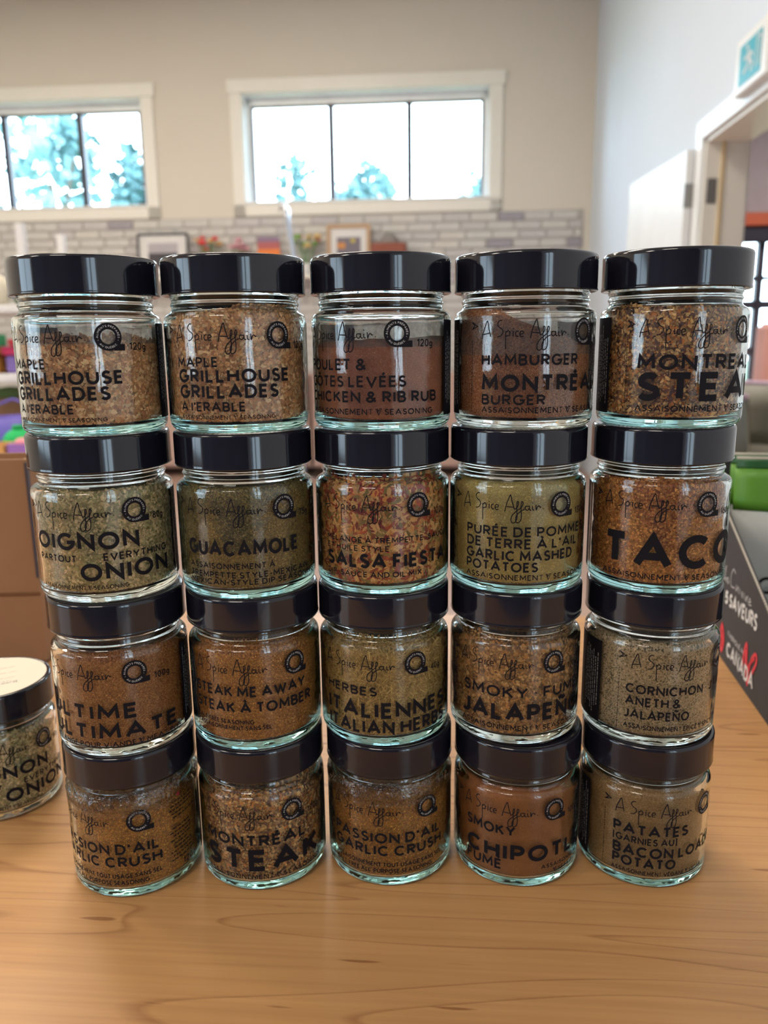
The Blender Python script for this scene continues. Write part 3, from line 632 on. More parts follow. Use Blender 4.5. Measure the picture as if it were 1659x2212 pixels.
def inner_r(z):                                 # radius the seasoning may fill at height z (mm)
    ps = sorted([(b, a) for a, b in GLASS_IN if b < 61]); zs = [p[0] for p in ps]; rs = [p[1] for p in ps]
    return float(np.interp(z, zs, rs))
def contents(kind, level, tilt, tdir, parent, seed, rot):
    pal, sc, nfl, fl_, fw_ = CONT[kind]; rs = np.random.RandomState(seed)
    n = 120; tdir = tdir+rot
    def top(r, a):                               # surface height of the seasoning
        h = level + tilt*(r/33.0)*math.cos(a-tdir) + .8*math.sin(3*a+seed)*(r/33)+.5*math.sin(7*a+seed*2)*(r/33)
        return min(h, 62.0)
    V = []; idx = []
    zz = [4.85, 4.75, 5.2, 6.0, 8.2]
    rings = [(14, .0), (27.0, 0.), (30.6, 0.), (32.1, 0), (32.8, 0)]
    F = []
    V.append((0, 0, .0050))
    ringsidx = []
    for (r, _), z in zip(rings, zz):
        ringsidx.append(len(V))
        for j in range(n): a = 2*math.pi*j/n; V.append((r*math.cos(a)*.001, r*math.sin(a)*.001, z*.001))
    m = 26
    for i in range(1, m+1):
        ringsidx.append(len(V)); f = i/m
        for j in range(n):
            a = 2*math.pi*j/n; t = top(33, a); z = 8.2+(t-8.2)*f; r = inner_r(z)-.42-.10*math.sin(j*9.1+i*4.3)
            V.append((r*math.cos(a)*.001, r*math.sin(a)*.001, z*.001))
    for r in (27, 20, 12, 5):
        ringsidx.append(len(V))
        for j in range(n): a = 2*math.pi*j/n; V.append((r*math.cos(a)*.001, r*math.sin(a)*.001, (top(r, a)+.5*math.sin(j*2.7+r))*.001))
    for k in range(len(ringsidx)-1):
        A, B = ringsidx[k], ringsidx[k+1]
        for j in range(n): F.append((A+j, A+(j+1) % n, B+(j+1) % n, B+j))
    for j in range(n): F.append((0, ringsidx[0]+(j+1) % n, ringsidx[0]+j, 0))
    c = len(V); V.append((0, 0, top(0, 0)*.001))
    for j in range(n): F.append((ringsidx[-1]+j, ringsidx[-1]+(j+1) % n, c, c))
    F3 = [f if len(set(f)) == 4 else tuple(dict.fromkeys(f)) for f in F]
    bulk = mesh_obj('seasoning', V, F3, BULK[kind], parent, True)
    # grains and flakes pressed against the glass, on the side that faces the room
    k = nfl; a = (rs.rand(k)-.5)*math.radians(215)-math.pi/2+rot
    tz = np.array([top(33, x) for x in a]); lo = 5.3; z = lo+(tz-lo+.6)*rs.rand(k)
    rin = np.interp(z, sorted(b for q, b in GLASS_IN if b < 61), [q for b, q in sorted((b, q) for q, b in GLASS_IN if b < 61)])
    r = rin-.22-.30*rs.rand(k)
    N_ = np.stack([np.cos(a), np.sin(a), 0*a], 1); T = np.stack([-np.sin(a), np.cos(a), 0*a], 1); Z = np.array([[0, 0, 1.0]])
    ph = rs.rand(k)*2*np.pi; D = T*np.cos(ph)[:, None]+Z*np.sin(ph)[:, None]; E = -T*np.sin(ph)[:, None]+Z*np.cos(ph)[:, None]
    tl = (rs.rand(k)-.5)[:, None]*.5; E2 = E*np.sqrt(1-tl**2)+N_*tl
    s = (.55+.9*rs.rand(k)**1.5)[:, None]
    # keep corners inside the jar
    Pc = N_*r[:, None]; Pc[:, 2] = z
    D = D*fl_*s*.5; E2 = E2*fw_*s*.5
    needle = fl_ > 3*fw_ or fl_ < .5
    if needle:
        q = [Pc-D-E2*.7, Pc+D*.8-E2, Pc+D+E2*.7, Pc-D*.75+E2]; nv = 4
    else:                                        # chips: a domed hexagon with an uneven rim
        j_ = lambda: (.72+.5*rs.rand(k, 1))
        q = [Pc+D*j_(), Pc+(D*.5+E2*.9)*j_(), Pc+(-D*.5+E2*.9)*j_(), Pc-D*j_(), Pc+(-D*.5-E2*.9)*j_(), Pc+(D*.5-E2*.9)*j_(), Pc+N_*(fw_*.22)*(rs.rand(k, 1)-.25)]; nv = 7
    VV = np.stack(q, 1).reshape(-1, 3)
    rad = np.hypot(VV[:, 0], VV[:, 1]); VV[:, 2] = np.clip(VV[:, 2], 5.0, 62)
    mx = np.interp(VV[:, 2], sorted(b for q_, b in GLASS_IN if b < 61), [q_ for b, q_ in sorted((b, q_) for q_, b in GLASS_IN if b < 61)])-.06
    f = np.minimum(1, mx/rad); VV[:, 0] *= f; VV[:, 1] *= f
    ci = rs.randint(0, len(pal), k); c = np.array(pal)[ci]*(.78+.45*rs.rand(k, 1)); c = np.concatenate([c, np.ones((k, 1))], 1)
    if kind in ('dill', 'mash'):
        c[:, :3] = np.where(rs.rand(k, 1) < (.45 if kind == 'dill' else .08), np.array([[.10, .10, .055]])*(.7+.8*rs.rand(k, 1)), c[:, :3])
    if needle: FF = np.arange(4*k).reshape(-1, 4)
    else: FF = (np.array([[6, 0, 1], [6, 1, 2], [6, 2, 3], [6, 3, 4], [6, 4, 5], [6, 5, 0]])[None]+7*np.arange(k)[:, None, None]).reshape(-1, 3)
    o = np_mesh('seasoning_flakes', VV*.001, FF, MT['flake'], parent, False, np.repeat(c, nv, 0)); o['kind'] = 'stuff'
    return bulk

SCRIPT = [[(-53.8,-3.3),(-53.2,-0.0),(-52.0,3.0),(-50.9,5.2),(-50.1,1.8),(-49.1,-2.1)],[(-53.9,-1.2),(-49.3,-0.3)],[(-43.2,5.4),(-44.5,5.3),(-45.5,3.8),(-44.7,2.3),(-43.0,1.1),(-42.8,-0.4),(-44.0,-1.9),(-45.6,-2.3)],[(-41.4,0.4),(-41.4,-2.8),(-41.3,-8.1)],[(-41.4,-0.4),(-40.3,0.7),(-39.3,-0.2),(-39.6,-1.6),(-41.2,-2.0)],[(-37.8,0.5),(-37.8,-2.1)],[(-37.8,1.6),(-37.7,1.2)],[(-35.4,0.4),(-36.4,0.1),(-36.7,-1.2),(-36.1,-2.2),(-35.2,-2.0)],[(-34.5,-1.2),(-33.0,-0.7),(-33.4,0.3),(-34.3,0.1),(-34.7,-1.2),(-34.1,-2.2),(-32.9,-2.0)],[(-29.7,-3.0),(-28.9,0.7),(-28.0,3.3),(-26.9,5.6),(-26.2,2.5),(-25.4,-0.1),(-24.8,-1.6),(-23.3,-0.1),(-23.0,2.0),(-23.6,2.1),(-23.8,-0.8),(-23.5,-4.9),(-24.0,-7.6),(-25.5,-8.7),(-26.5,-7.5),(-26.0,-4.9),(-23.6,-2.3),(-21.7,-0.8),(-20.7,1.4),(-21.4,2.3),(-21.7,-0.8),(-21.4,-5.0),(-21.9,-7.6),(-23.4,-8.5),(-24.2,-7.2),(-23.7,-4.6),(-21.4,-2.3),(-19.9,-1.7)],[(-28.8,-0.4),(-25.4,-0.6)],[(-17.7,-0.1),(-19.3,-0.1),(-19.7,-1.2),(-18.6,-2.1),(-17.6,-0.9),(-17.6,0.2),(-17.4,-1.8),(-16.5,-2.0)],[(-16.0,0.0),(-15.9,-1.8),(-15.0,-2.0)],[(-16.0,1.8),(-16.0,1.4)],[(-14.3,0.6),(-14.1,-2.0),(-13.5,-0.5),(-12.7,0.0),(-12.1,-0.7),(-11.6,-0.5)],[(-10.5,-1.3),(-10.4,-1.7)],[(-60.6,4.9),(-56.7,2.9),(-60.5,1.4),(-58.5,3.1),(-60.6,4.9)]]
AS = "ASSAISONNEMENT ~ SEASONING"
ASL = (AS, -53.7, 73.5, 8.3, 2.95, .15)
MAPLE = [("MAPLE", -53.8, 23.4, 32.1, 4.8, .17), ("GRILLHOUSE", -53.5, 59.3, 24.8, 6.5, .19), ("GRILLADES", -53.4, 52.4, 17.3, 6.6, .19), ("A I'ERABLE", -53.2, 35.0, 11.0, 4.7, .17), (AS, -53.4, 50.0, 7.2, 2.05, .14)]
OIGNON = [("OIGNON", -55.2, 56.7, 28.3, 9.0, .19), ("PARTOUT", -54.2, 24.2, 22.2, 3.5, .15), ("EVERYTHING", -17.0, 35.4, 22.6, 3.9, .15), ("ONION", -28.8, 47.6, 12.4, 9.2, .19), (AS, -53.4, 47.7, 8.0, 2.2, .14)]
STEAK = [("MONTRÉAL", -53.6, 62, 28.3, 6.9, .19), ("STEAK", -53.8, 72.5, 13.2, 13.3, .205), ASL]
CRUSH = [("PASSION D'AIL", -58.0, 68.0, 27.8, 6.3, .185), ("GARLIC CRUSH", -57.6, 68.8, 20.0, 6.4, .185), ("ASSAISONNEMENT TOUT USAGE SANS SEL", -57.0, 67.6, 13.3, 2.75, .15), ("SALT-FREE ALL-PURPOSE SEASONING", -57.0, 60.2, 9.3, 2.75, .15)]
# row, column, x, y, badge offset u, glass, contents, level, tilt, tilt direction, weight, lines, look
JARS = [
 (1,1,-.1486,.4076, 8.2,'teal','maple',46.5,2.5,200,'120g',MAPLE,'tan granules with a dusty air gap, leftmost in the top row'),
 (1,2,-.0747,.4122,20.9,'teal','maple',57.0,5.0,-30,'120g',MAPLE,'tan granules filled to its shoulder, second in the top row'),
 (1,3,-.0003,.4149, 7.6,'teal','rub',43.5,1.2,10,'120g',[("POULET &",-54.6,39.6,29.6,5.6,.17),("CÔTES LEVÉES",-54.4,58.9,21.6,5.5,.17),("CHICKEN & RIB RUB",-54.4,77.0,14.2,5.5,.18),ASL],'fine brick red powder, middle of the top row'),
 (1,4,.0735,.4138,32.7,'clear','burger',47.0,11.0,205,'120g',[("HAMBURGER",-54.1,50.3,31.0,5.5,.18),("MONTRÉAL",-53.8,68.2,18.6,8.2,.20),("BURGER",-53.7,32.2,12.2,5.1,.18),ASL],'reddish powder sloping down to the right, fourth in the top row'),
 (1,5,.1483,.4092,38.9,'teal','steak',55.5,2.0,250,'120g',[("MONTREAL",-54.4,67.1,28.2,7.4,.19),("STEAK",-54.4,76.3,13.4,13.8,.205),(AS,-54.5,75.5,8.5,3.0,.15)],'mixed seeds and dark flakes, rightmost in the top row'),
 (2,1,-.1487,.4085,13.9,'clear','onion',56.5,2.0,0,'80g',OIGNON,'pale green onion flakes, leftmost in the second row down'),
 (2,2,-.0739,.4120,19.4,'teal','guac',57.0,1.0,0,'75g',[("GUACAMOLE",-54.2,62.6,23.4,8.0,.19),("ASSAISONNEMENT À",-53.8,47.6,16.6,3.05,.15),("TREMPETTE STYLE-MEXICAIN",-53.8,70.0,11.9,3.3,.15),("MEXICAN-STYLE DIP SEASONING",-54.0,77.0,8.3,3.1,.15)],'dark olive green seasoning, second in the second row down'),
 (2,3,-.0008,.4165,19.0,'teal','salsa',60.5,.8,0,'100g',[("MÉLANGE À TREMPETTE, SAUCE",-52.3,74.1,28.0,3.0,.15),("ET HUILE STYLE",-52.1,36.5,23.6,3.0,.15),("SALSA FIESTA",-52.1,73.4,14.8,7.7,.195),("DIP, SAUCE AND OIL MIX",-52.2,54.3,10.0,3.05,.15)],'large red and cream flakes, middle of the second row down'),
 (2,4,.0719,.4143,23.9,'teal','mash',57.0,1.0,0,'130g',[("PURÉE DE POMMES",-51.4,71.5,30.8,5.2,.17),("DE TERRE À L'AIL",-51.3,64.5,24.6,5.3,.17),("GARLIC MASHED",-51.5,60.5,18.2,5.5,.18),("POTATOES",-51.5,39.3,12.5,5.2,.18),(AS,-51.6,74.7,8.2,2.95,.15)],'pale yellow powder with green specks, second row down'),
 (2,5,.1471,.4110,25.8,'teal','taco',58.0,.8,0,'160g',[("TACO",-53.4,79.6,14.0,17.6,.20),ASL],'coarse orange brown seasoning, rightmost in the second row down'),
 (3,1,-.1466,.4075, 5.4,'clear','ultime',57.0,1.0,0,'100g',[("ULTIME",-54.6,55.0,22.0,8.6,.20),("ULTIMATE",-54.4,77.6,11.0,8.8,.20),("MÉLANGE POUR VIANDE ~ MEAT RUB",-54.6,80.3,6.8,2.95,.15)],'orange brown ground rub, leftmost in the third row down'),
 (3,2,-.0731,.4125,21.5,'teal','away',60.0,.8,0,None,[("STEAK ME AWAY",-60.0,66.5,31.5,6.0,.18),("STEAK À TOMBER",-60.0,70.8,22.6,6.1,.18),("SALT-FREE SEASONING",-60.0,36.0,16.2,2.5,.15),("ASSAISONNEMENT SANS SEL",-58.0,43.2,12.8,2.5,.15)],'golden orange seasoning, second in the third row down'),
 (3,3,-.0008,.4150,17.1,'teal','herbs',60.0,.8,0,'40g',[("HERBES",-53.1,32.0,29.8,5.1,.18),("ITALIENNES",-53.2,75.7,17.2,9.0,.195),("ITALIAN HERBS",-52.6,75.0,8.2,7.8,.185)],'chopped dry olive herbs, middle of the third row down'),
 (3,4,.0727,.4150,22.2,'clear','smoky',59.5,.8,0,'120g',[("SMOKY * FUMÉ",-51.8,72.6,27.6,6.4,.17),("JALAPEÑO",-52.6,75.3,14.6,10.0,.20),(AS,-53.0,73.6,9.3,2.95,.15)],'mixed brown and golden pieces, fourth in the third row down'),
 (3,5,.1478,.4109,45.5,'clear','dill',57.0,1.0,0,None,[("CORNICHON  JALEPEÑO",-56.3,82.5,29.9,5.2,.17),("ANETH &",-56.3,28.6,23.1,5.2,.17),("JALAPEÑO",-56.5,34.2,15.8,5.2,.17),("ASSAISONNEMENT ÉPICÉ ~ SPICY",-56.6,53.5,10.0,2.7,.15)],'cream seasoning with dark threads, rightmost in the third row down'),
 (4,1,-.1461,.4074, 0.6,'teal','crush',59.0,1.0,0,None,CRUSH,'golden seasoning under crinkled film, leftmost in the bottom row'),
 (4,2,-.0729,.4121,15.9,'teal','steak',60.0,.8,0,'120g',STEAK,'dark mixed seeds and flakes, second in the bottom row'),
 (4,3,.0013,.4142,21.9,'teal','crush',58.0,1.0,0,None,CRUSH,'golden ground seasoning, middle of the bottom row'),
 (4,4,.0752,.4120,22.6,'teal','chip',57.5,1.0,0,'100g',[("SMOKY",-52.2,30.0,32.2,6.2,.18),("CHIPOTLE",-52.0,76.5,17.0,10.0,.20),("FUMÉ",-51.8,22.5,11.0,6.2,.18),("ASSAISONNEMENT",-7.4,35.2,11.8,2.5,.15),("~ SEASONING",0.5,25.0,8.0,2.5,.15)],'plain rust red powder, fourth in the bottom row'),
 (4,5,.1487,.4100,40.3,'teal','bacon',58.0,1.0,0,'120g',[("PATATES",-54.8,41.8,32.2,6.3,.19),("[GARNIES AU]",-54.7,34.9,27.0,4.2,.15),("BACON LOADED",-54.5,72.6,19.2,6.4,.19),("POTATO",-54.4,34.6,12.6,6.2,.19),("ASSAISONNEMENT VÉGANE ~ VEGAN",-54.7,55.0,8.5,2.5,.15)],'fine beige brown powder, rightmost in the bottom row'),
 (0,0,-.2580,.4775,28.0,'clear','onion',56.5,1.5,0,'80g',OIGNON,'onion flakes with cream lid sticker, alone left of the stacks'),
]
SJ = .08429
def make_jar(r, c, x, y, bu, gl, kind, level, tilt, tdir, weight, lines, look):
    z = TZ+.0002 if r == 0 else TZ+.0002+(4-r)*(SJ)
    a0 = math.atan2(-y, -x)+math.pi/2
    j = thing('spice_jar', 'glass jar of '+look, 'jar', (x, y, z), a0, None if r == 0 else 'spice jars stacked in a wall four rows high')
    g = bpy.data.objects.new('glass', GMESH[gl]); link(g, j)
    l = bpy.data.objects.new('lid', LMESH); link(l, j)
    contents(kind, level, tilt, math.radians(tdir), j, r*10+c, 0.0)
    Rp = 35.8+.07
    u0 = bu; zb = 46.8
    p = Print(1.2)
    for t, u, w, zc, cap, wt in lines: 
        if '  ' in t: t = t.replace('  ', '   ')
        p.text(t, u, zc, w, cap, wt*(1.12 if cap > 4.4 else 1.28))
    p.wrap('title_lettering', MT['black'], j, Rp, u0)
    p = Print(.6); so = -4.3 if lines is CRUSH or kind == 'away' else 0
    for s in SCRIPT: p.line([(u+so, v) for u, v in smooth_line(s, 4)] if len(s) != 5 else [(u+so, v) for u, v in s], .50)
    p.wrap('script_lettering', MT['black'], j, Rp, u0, zb)
    p = Print(.8); p.ring(0, 0, 3.45, 6.45)
    bd = p.wrap('badge', MT['black'], j, Rp, u0, zb)
    q = Print(1.0); q.poly([(2.0, -6.45), (4.6, -6.45), (4.6, -3.4), (4.4, -3.4)]); q.poly([(4.6, -6.45), (6.2, -6.45), (6.2, -3.4), (4.6, -3.4)]); q.poly([(6.2, -6.45), (7.8, -6.45), (7.8, -3.4), (6.2, -3.4)]); q.poly([(0, -6.45), (2.0, -6.45), (2.2, -5.6), (0, -6.2)])
    q.wrap('badge_tail', MT['black'], bd, Rp, u0, zb)
    q = Print(.5); q.arc_text("ALIMENTS PRÉPARÉS", 0, 0, 4.5, 187, -7, .95, .13); q.arc_text("AU QUÉBEC", 0, 0, 5.45, 218, 318, .95, .13, flip=True)
    q.line([(-4.75, -1.55), (-4.55, -1.65)], .3); q.line([(4.75, -1.55), (4.55, -1.65)], .3)
    q.wrap('badge_lettering', MT['white'], bd, Rp+.05, u0, zb)
    if weight:
        p = Print(.8); p.text(weight, 10.2, zb-6.3, 9.5*(len(weight)/4), 3.6, .15, .16); p.wrap('weight_lettering', MT['black'], j, Rp, u0)
    # the narrow column of fine print beside the script, and the black ingredient panels round the side
    rs = random.Random(r*7+c)
    p = Print(.6); v = 43.0
    while v > 9.5:
        L = rs.uniform(.4, 1.5); p.line([(-60.2, v), (-60.2, v-L)], rs.uniform(.28, .5)); v -= L+rs.uniform(.25, .6)
    p.wrap('small_print', MT['black'], j, Rp, u0)
    for s0, s1 in ((-104, -72), (29.8, 60)):
        if (r, c) in ((4, 1),) and s0 > 0: s0 = 44
        p = Print(1.0); n = 20
        b = len(p.V)
        for i in range(n+1):
            u = s0+(s1-s0)*i/n; p.V += [(u, 6.4), (u, 53.4)]
        for i in range(n): p.F.append((b+2*i, b+2*i+2, b+2*i+3, b+2*i+1))
        pn = p.wrap('ingredient_panel', MT['black'], j, Rp, u0)
        q = Print(.6)
        for k in range(7):
            u = (s1-2.5-k*1.9) if s0 < 0 else (s0+2.5+k*1.9); v = 10+rs.uniform(0, 6); top_ = 50-rs.uniform(0, 8)
            while v < top_:
                L = rs.uniform(.6, 2.4); q.line([(u, v), (u, v+L)], rs.uniform(.35, .6)); v += L+rs.uniform(.35, .7)
        q.wrap('small_print', MT['whitetiny'], pn, Rp+.05, u0)
    if (r, c) == (4, 1):       # ingredient list printed in black, with a red dot
        p = Print(.8)
        for k in range(14):
            v = 50-k*2.35-(4 if k > 4 else 0); u = 16+rs.uniform(0, 3); end = 30+rs.uniform(-5, 6)
            while u < end:
                L = rs.uniform(.8, 3); p.line([(u, v+.06*(u-16)), (u+L, v+.06*(u+L-16))], .75); u += L+.6
        p.wrap('ingredient_lettering', MT['black'], j, Rp, u0)
        p = Print(.5); p.ring(23.5, 55.0-1.4, .01, 1.2, 16); p.wrap('red_dot', MT['red'], j, Rp, u0)
        p = Print(.8); p.text('120g', 24, 9.5, 11, 4.0, .15, .16); p.wrap('weight_lettering', MT['black'], j, Rp, u0)
    if kind in ('maple', 'rub', 'burger') and level < 50:      # spice dust clinging to the glass above the fill
        V = []; F = []; n = 96
        zs = [36, 42, 47, 52, 54.5] if tilt > 5 else [level-3, 46, 49, 52, 54.5]
        for zz in zs:
            for i in range(n): a = 2*math.pi*i/n; rr = inner_r(zz)-.05; V.append((rr*math.cos(a)*.001, rr*math.sin(a)*.001, zz*.001))
        for k in range(len(zs)-1):
            for i in range(n): F.append((k*n+i, k*n+(i+1) % n, (k+1)*n+(i+1) % n, (k+1)*n+i))
        mesh_obj('dust_film', V, F, MT['dust'], j, True)
    if (r, c) in ((4, 1), (4, 3)):                             # crinkled shrink film round the shoulder
        V = []; F = []; n = 200; zs = [50, 53, 55.5, 57.5, 59.5, 61.5, 63.5, 65.3]; rr_ = [36.05, 36.1, 36.15, 35.9, 35.3, 34.6, 34.4, 34.6]
        rs2 = np.random.RandomState(c); amp = 1.6 if c == 1 else .6
        for k, (zz, rb_) in enumerate(zip(zs, rr_)):
            for i in range(n):
                a = 2*math.pi*i/n; s_ = min(k, 3)/3.
                d_ = amp*s_*(.35*math.sin(23*a+k*1.3)+.35*math.sin(41*a-k*2.1)+.3*(rs2.rand()-.5)); d_ = max(d_, -.55*amp)
                V.append(((rb_+d_*.5)*math.cos(a)*.001, (rb_+d_*.5)*math.sin(a)*.001, (zz+d_*.5*(k < 7))*.001))
        for k in range(len(zs)-1):
            for i in range(n): F.append((k*n+i, k*n+(i+1) % n, (k+1)*n+(i+1) % n, (k+1)*n+i))
        mesh_obj('shrink_film', V, F, MT['film'], j, True)
    if r == 0:
        MB().lathe([(33.0*.001, .08375+.0001), (33.0*.001, .08375+.0004)], 64).build('lid_sticker', MT['cream'], j)
        p = Print(1.0)
        for k in range(4):
            u = -14+k*.5; v = 12-k*9 
            while u < 12: L = rs.uniform(2, 6); p.line([(u, v), (u+L, v+.4)], .35); u += L+1.5
        p.text('120g', 2, -15, 12, 4, .08)
        o = p.flat('sticker_writing', MT['grey'], j, lambda u, v: (u*.001, v*.001, .08375+.0005))
    return j
for J_ in JARS: make_jar(*J_)

# ------------------------------------------------------------------ things on the table
# carton at the left
def at_yz(x, y, z): return (x, y, z)
cb_ = thing('carton', 'plain brown cardboard carton behind the lone jar at the left of the table', 'box', (-.3235, .700, TZ+.0002), math.radians(2.5))
m = MB()
m.box(-.30, 0, 0, .0035, 0, .196).box(-.30, 0, .044, .0475, 0, .196).box(-.30, -.2965, .0035, .044, 0, .196).box(-.0035, 0, .0035, .044, 0, .196).box(-.30, 0, .0, .0475, 0, .003)
m.build('carton_wall', MT['card'], cb_)
MB().box(-.296, -.004, .0045, .0435, .180, .183).build('inner_flap', MT['cardin'], cb_)
MB().box(-.30, .0008, -.0009, 0, .068, .0705).build('crease', mat('crease_cardboard', (.20, .09, .035), .9), cb_)
MB().box(-.0012, .0012, -.0012, .004, .085, .193).build('corner_strip', mat('dark_strip', (.07, .06, .08), .5), cb_)  # thin dark strip down the right front edge of the carton

# charcoal display tray with printed side
B_ = Vector((.2971852, .55853697, TZ+.0003)); dd = Vector((.14558693, .98934546, 0)); nn = Vector((dd.y, -dd.x, 0))   # nn points to the right, away from the camera side
tr = thing('display_tray', 'charcoal cardboard display tray printed in white and red at the right edge', 'box', tuple(B_), math.atan2(dd.y, dd.x)-math.pi/2)
# local axes: y along the printed side (away from the camera), x to the right
L_ = .30
prof = [(-.045, .058), (.0238, .0854), (.1317, .1278), (.22, .1625), (.27, .17), (L_, .17)]
def side_panel(x0, x1):
    V = []; F = []
    for x in (x0, x1):
        for y, z in prof: V += [(x, y, 0), (x, y, z)]
    n = len(prof)
    for k in (0, 1):
        for i in range(n-1):
            q = (k*2*n+2*i, k*2*n+2*i+2, k*2*n+2*i+3, k*2*n+2*i+1); F.append(q if k else q[::-1])
    for i in range(n-1): F.append((2*i+1, 2*i+3, 2*n+2*i+3, 2*n+2*i+1)); F.append((2*i, 2*n+2*i, 2*n+2*i+2, 2*i+2))
    F.append((0, 1, 2*n+1, 2*n)); F.append((2*n-2, 4*n-2, 4*n-1, 2*n-1)); return V, F
for x0 in (0, .217): V, F = side_panel(x0, x0+.003); mesh_obj('side_panel', V, F, MT['tray'], tr)
MB().box(.003, .217, -.045, L_, 0, .002).box(.003, .217, -.045, -.042, 0, .058).box(.003, .217, L_-.003, L_, 0, .17).build('tray_body', MT['tray'], tr)
g = MB(); i = 0                                                       # perforated pale edge
for (y0, z0), (y1, z1) in zip(prof[:-1], prof[1:]):
    n_ = max(1, int(math.hypot(y1-y0, z1-z0)/.0033))
    for k in range(n_):
        f0 = k/n_; f1 = (k+.62)/n_
        ya, za, yb, zb_ = y0+(y1-y0)*f0, z0+(z1-z0)*f0, y0+(y1-y0)*f1, z0+(z1-z0)*f1
        V = [(x, y, z+h_) for x in (-.0004, .0010) for y, z in ((ya, za), (yb, zb_)) for h_ in (-.0002, .0011)]
        g.add(V, [(0, 1, 3, 2), (4, 6, 7, 5), (1, 5, 7, 3), (0, 2, 6, 4), (0, 4, 5, 1), (2, 3, 7, 6)])
e = g.build('perforated_edge', MT['kraft'], tr); e['kind'] = 'stuff'
# lettering on the side: u runs from far to near (reads left to right), mm
P_ = Print(50)
P_.text("5 SAVEURS", 0, 0, 91, 12.5, .22, .08)
P_.flat('tray_lettering', MT['white'], tr, lambda u, v: (-.0004, (135.0-u)*.001, (.0545+v*.001*(1+u*.0022)+u*.00006)))
P2 = Print(50)
sc_ = [[(-6, 2), (-4, 9), (-1, 13), (-2, 6), (-5, 0), (0, 3)], [(4, 4), (1, 3), (2, 0), (6, 5), (6, 0), (9, 3)], [(24, 14), (18, 16), (13, 9), (15, 1), (24, 2)], [(28, 6), (28, 1), (33, 6), (33, 1)], [(37, 6), (37, 1)], [(41, 5), (44, 1), (44, 6)], [(48, 6), (48, 1)], [(52, 5), (52, 1), (56, 6), (56, 1)], [(60, 3), (64, 4), (61, 6), (60, 1), (66, 2)]]
for s in sc_: P2.line(smooth_line([(u*1.15, v*1.1) for u, v in s], 3), 1.2)
P2.flat('tray_script', MT['grey'], tr, lambda u, v: (-.0004, (138-u)*.001, .0745+v*.001))
P3 = Print(50); P3.text("CANADA", 0, 0, 77, 14, .20, .10)
P3.flat('tray_lettering', MT['white'], tr, lambda u, v: (-.0006, (117.5-u)*.001, .0100+v*.001))
P4 = Print(50); P4.text("FABRIQUÉ AU", 0, 0, 50, 5, .20, .12); P4.text("MADE IN", 27, -6.5, 22, 3.6, .16, .12)
P4.flat('tray_lettering', MT['grey'], tr, lambda u, v: (-.0004, (118-u)*.001, .0285+v*.001))
P5 = Print(50)
for s in ([(48, 2), (47, 14), (50, 26), (54, 29), (57, 12), (60, 2), (68, 22), (77, 30), (80, 24), (72, 12), (62, 0), (64, -3)], [(52, 24), (55, 6), (66, 18), (75, 26)]): P5.line(smooth_line(s, 3), 3.2)
for s in ([(-24, 4), (-20, 20), (-12, 8), (-16, -4), (-24, 4)], [(-22, 8), (-15, 8)], [(-20, 12), (-14, 2)]): P5.line(smooth_line(s, 3), 4)
P5.flat('red_leaf_mark', MT['red'], tr, lambda u, v: (-.0005, (117.5-u)*.001, .0120+v*.001))

# seasoning pouches standing in the tray
pg = mat('green_pouch_print', (.13, .33, .035), .45, noise=(14, (.10, .28, .03), .5)); pd = mat('dark_green_seal', (.02, .11, .03), .4); pw = mat('pouch_white', (.56, .58, .55), .5, noise=(10, (.46, .48, .46), .7))
def pouch(y, dx, label, tilt=0.0, mark=True):
    t = thing('pouch', label, 'pouch', tuple(B_+dd*y+nn*(.012+dx)+Vector((0, 0, .0025))), math.atan2(dd.y, dd.x)-math.pi/2-.08)
    t.rotation_euler[0] = tilt; W = .185; H = .185
    def sheet(z0, z1, name, m, off=0.0):
        V = []; F = []; n = 10; k = 4
        for s in (-1, 1):
            for i in range(n+1):
                for q in range(k+1):
                    x = W*i/n; z = z0+(z1-z0)*q/k; b = .010*math.sin(math.pi*min(1, max(0, (1-z/H)*1.15)))*math.sin(math.pi*i/n)**.6+.0012+off
                    V.append((x, s*b, z))
        h = (n+1)*(k+1)
        for s in (0, 1):
            for i in range(n):
                for q in range(k):
                    a = s*h+i*(k+1)+q; f = (a, a+k+1, a+k+2, a+1); F.append(f if s == 0 else f[::-1])
        for i in range(n):
            a = i*(k+1)+k; F.append((a, a+k+1, h+a+k+1, h+a)); a = i*(k+1); F.append((a, h+a, h+a+k+1, a+k+1))
        for q in range(k): F.append((q, q+1, h+q+1, h+q)); a = n*(k+1)+q; F.append((a, h+a, h+a+1, a+1))
        return mesh_obj(name, V, F, m, t, True)
    sheet(0, .132, 'pouch_body', pw); sheet(.132, .172, 'green_band', pg, .0002); sheet(.172, .181, 'top_seal', pd); sheet(.181, .183, 'top_edge', MT['kraft'])
    if mark:
        p = Print(50); p.text("C", 0, 0, 17, 17, .17, .2); p.flat('pouch_lettering', MT['black'], t, lambda u, v: (.0235+u*.001, -.0165, .054+v*.001))
        p = Print(50)
        for k in range(2):
            for uu in range(5): p.line([(30+uu*16, k*3.6), (30+uu*16+12, k*3.6)], 1.5)
        p.flat('small_print', mat('dark_green_print', (.03, .12, .02), .5), t, lambda u, v: (.01+u*.001, -.0095, .138+v*.001))
    return t
pouch(.178, .0, 'green and white seasoning pouch standing front in the charcoal tray')
pouch(.205, .003, 'second green and white pouch, just behind the front one in the tray', .0, False)

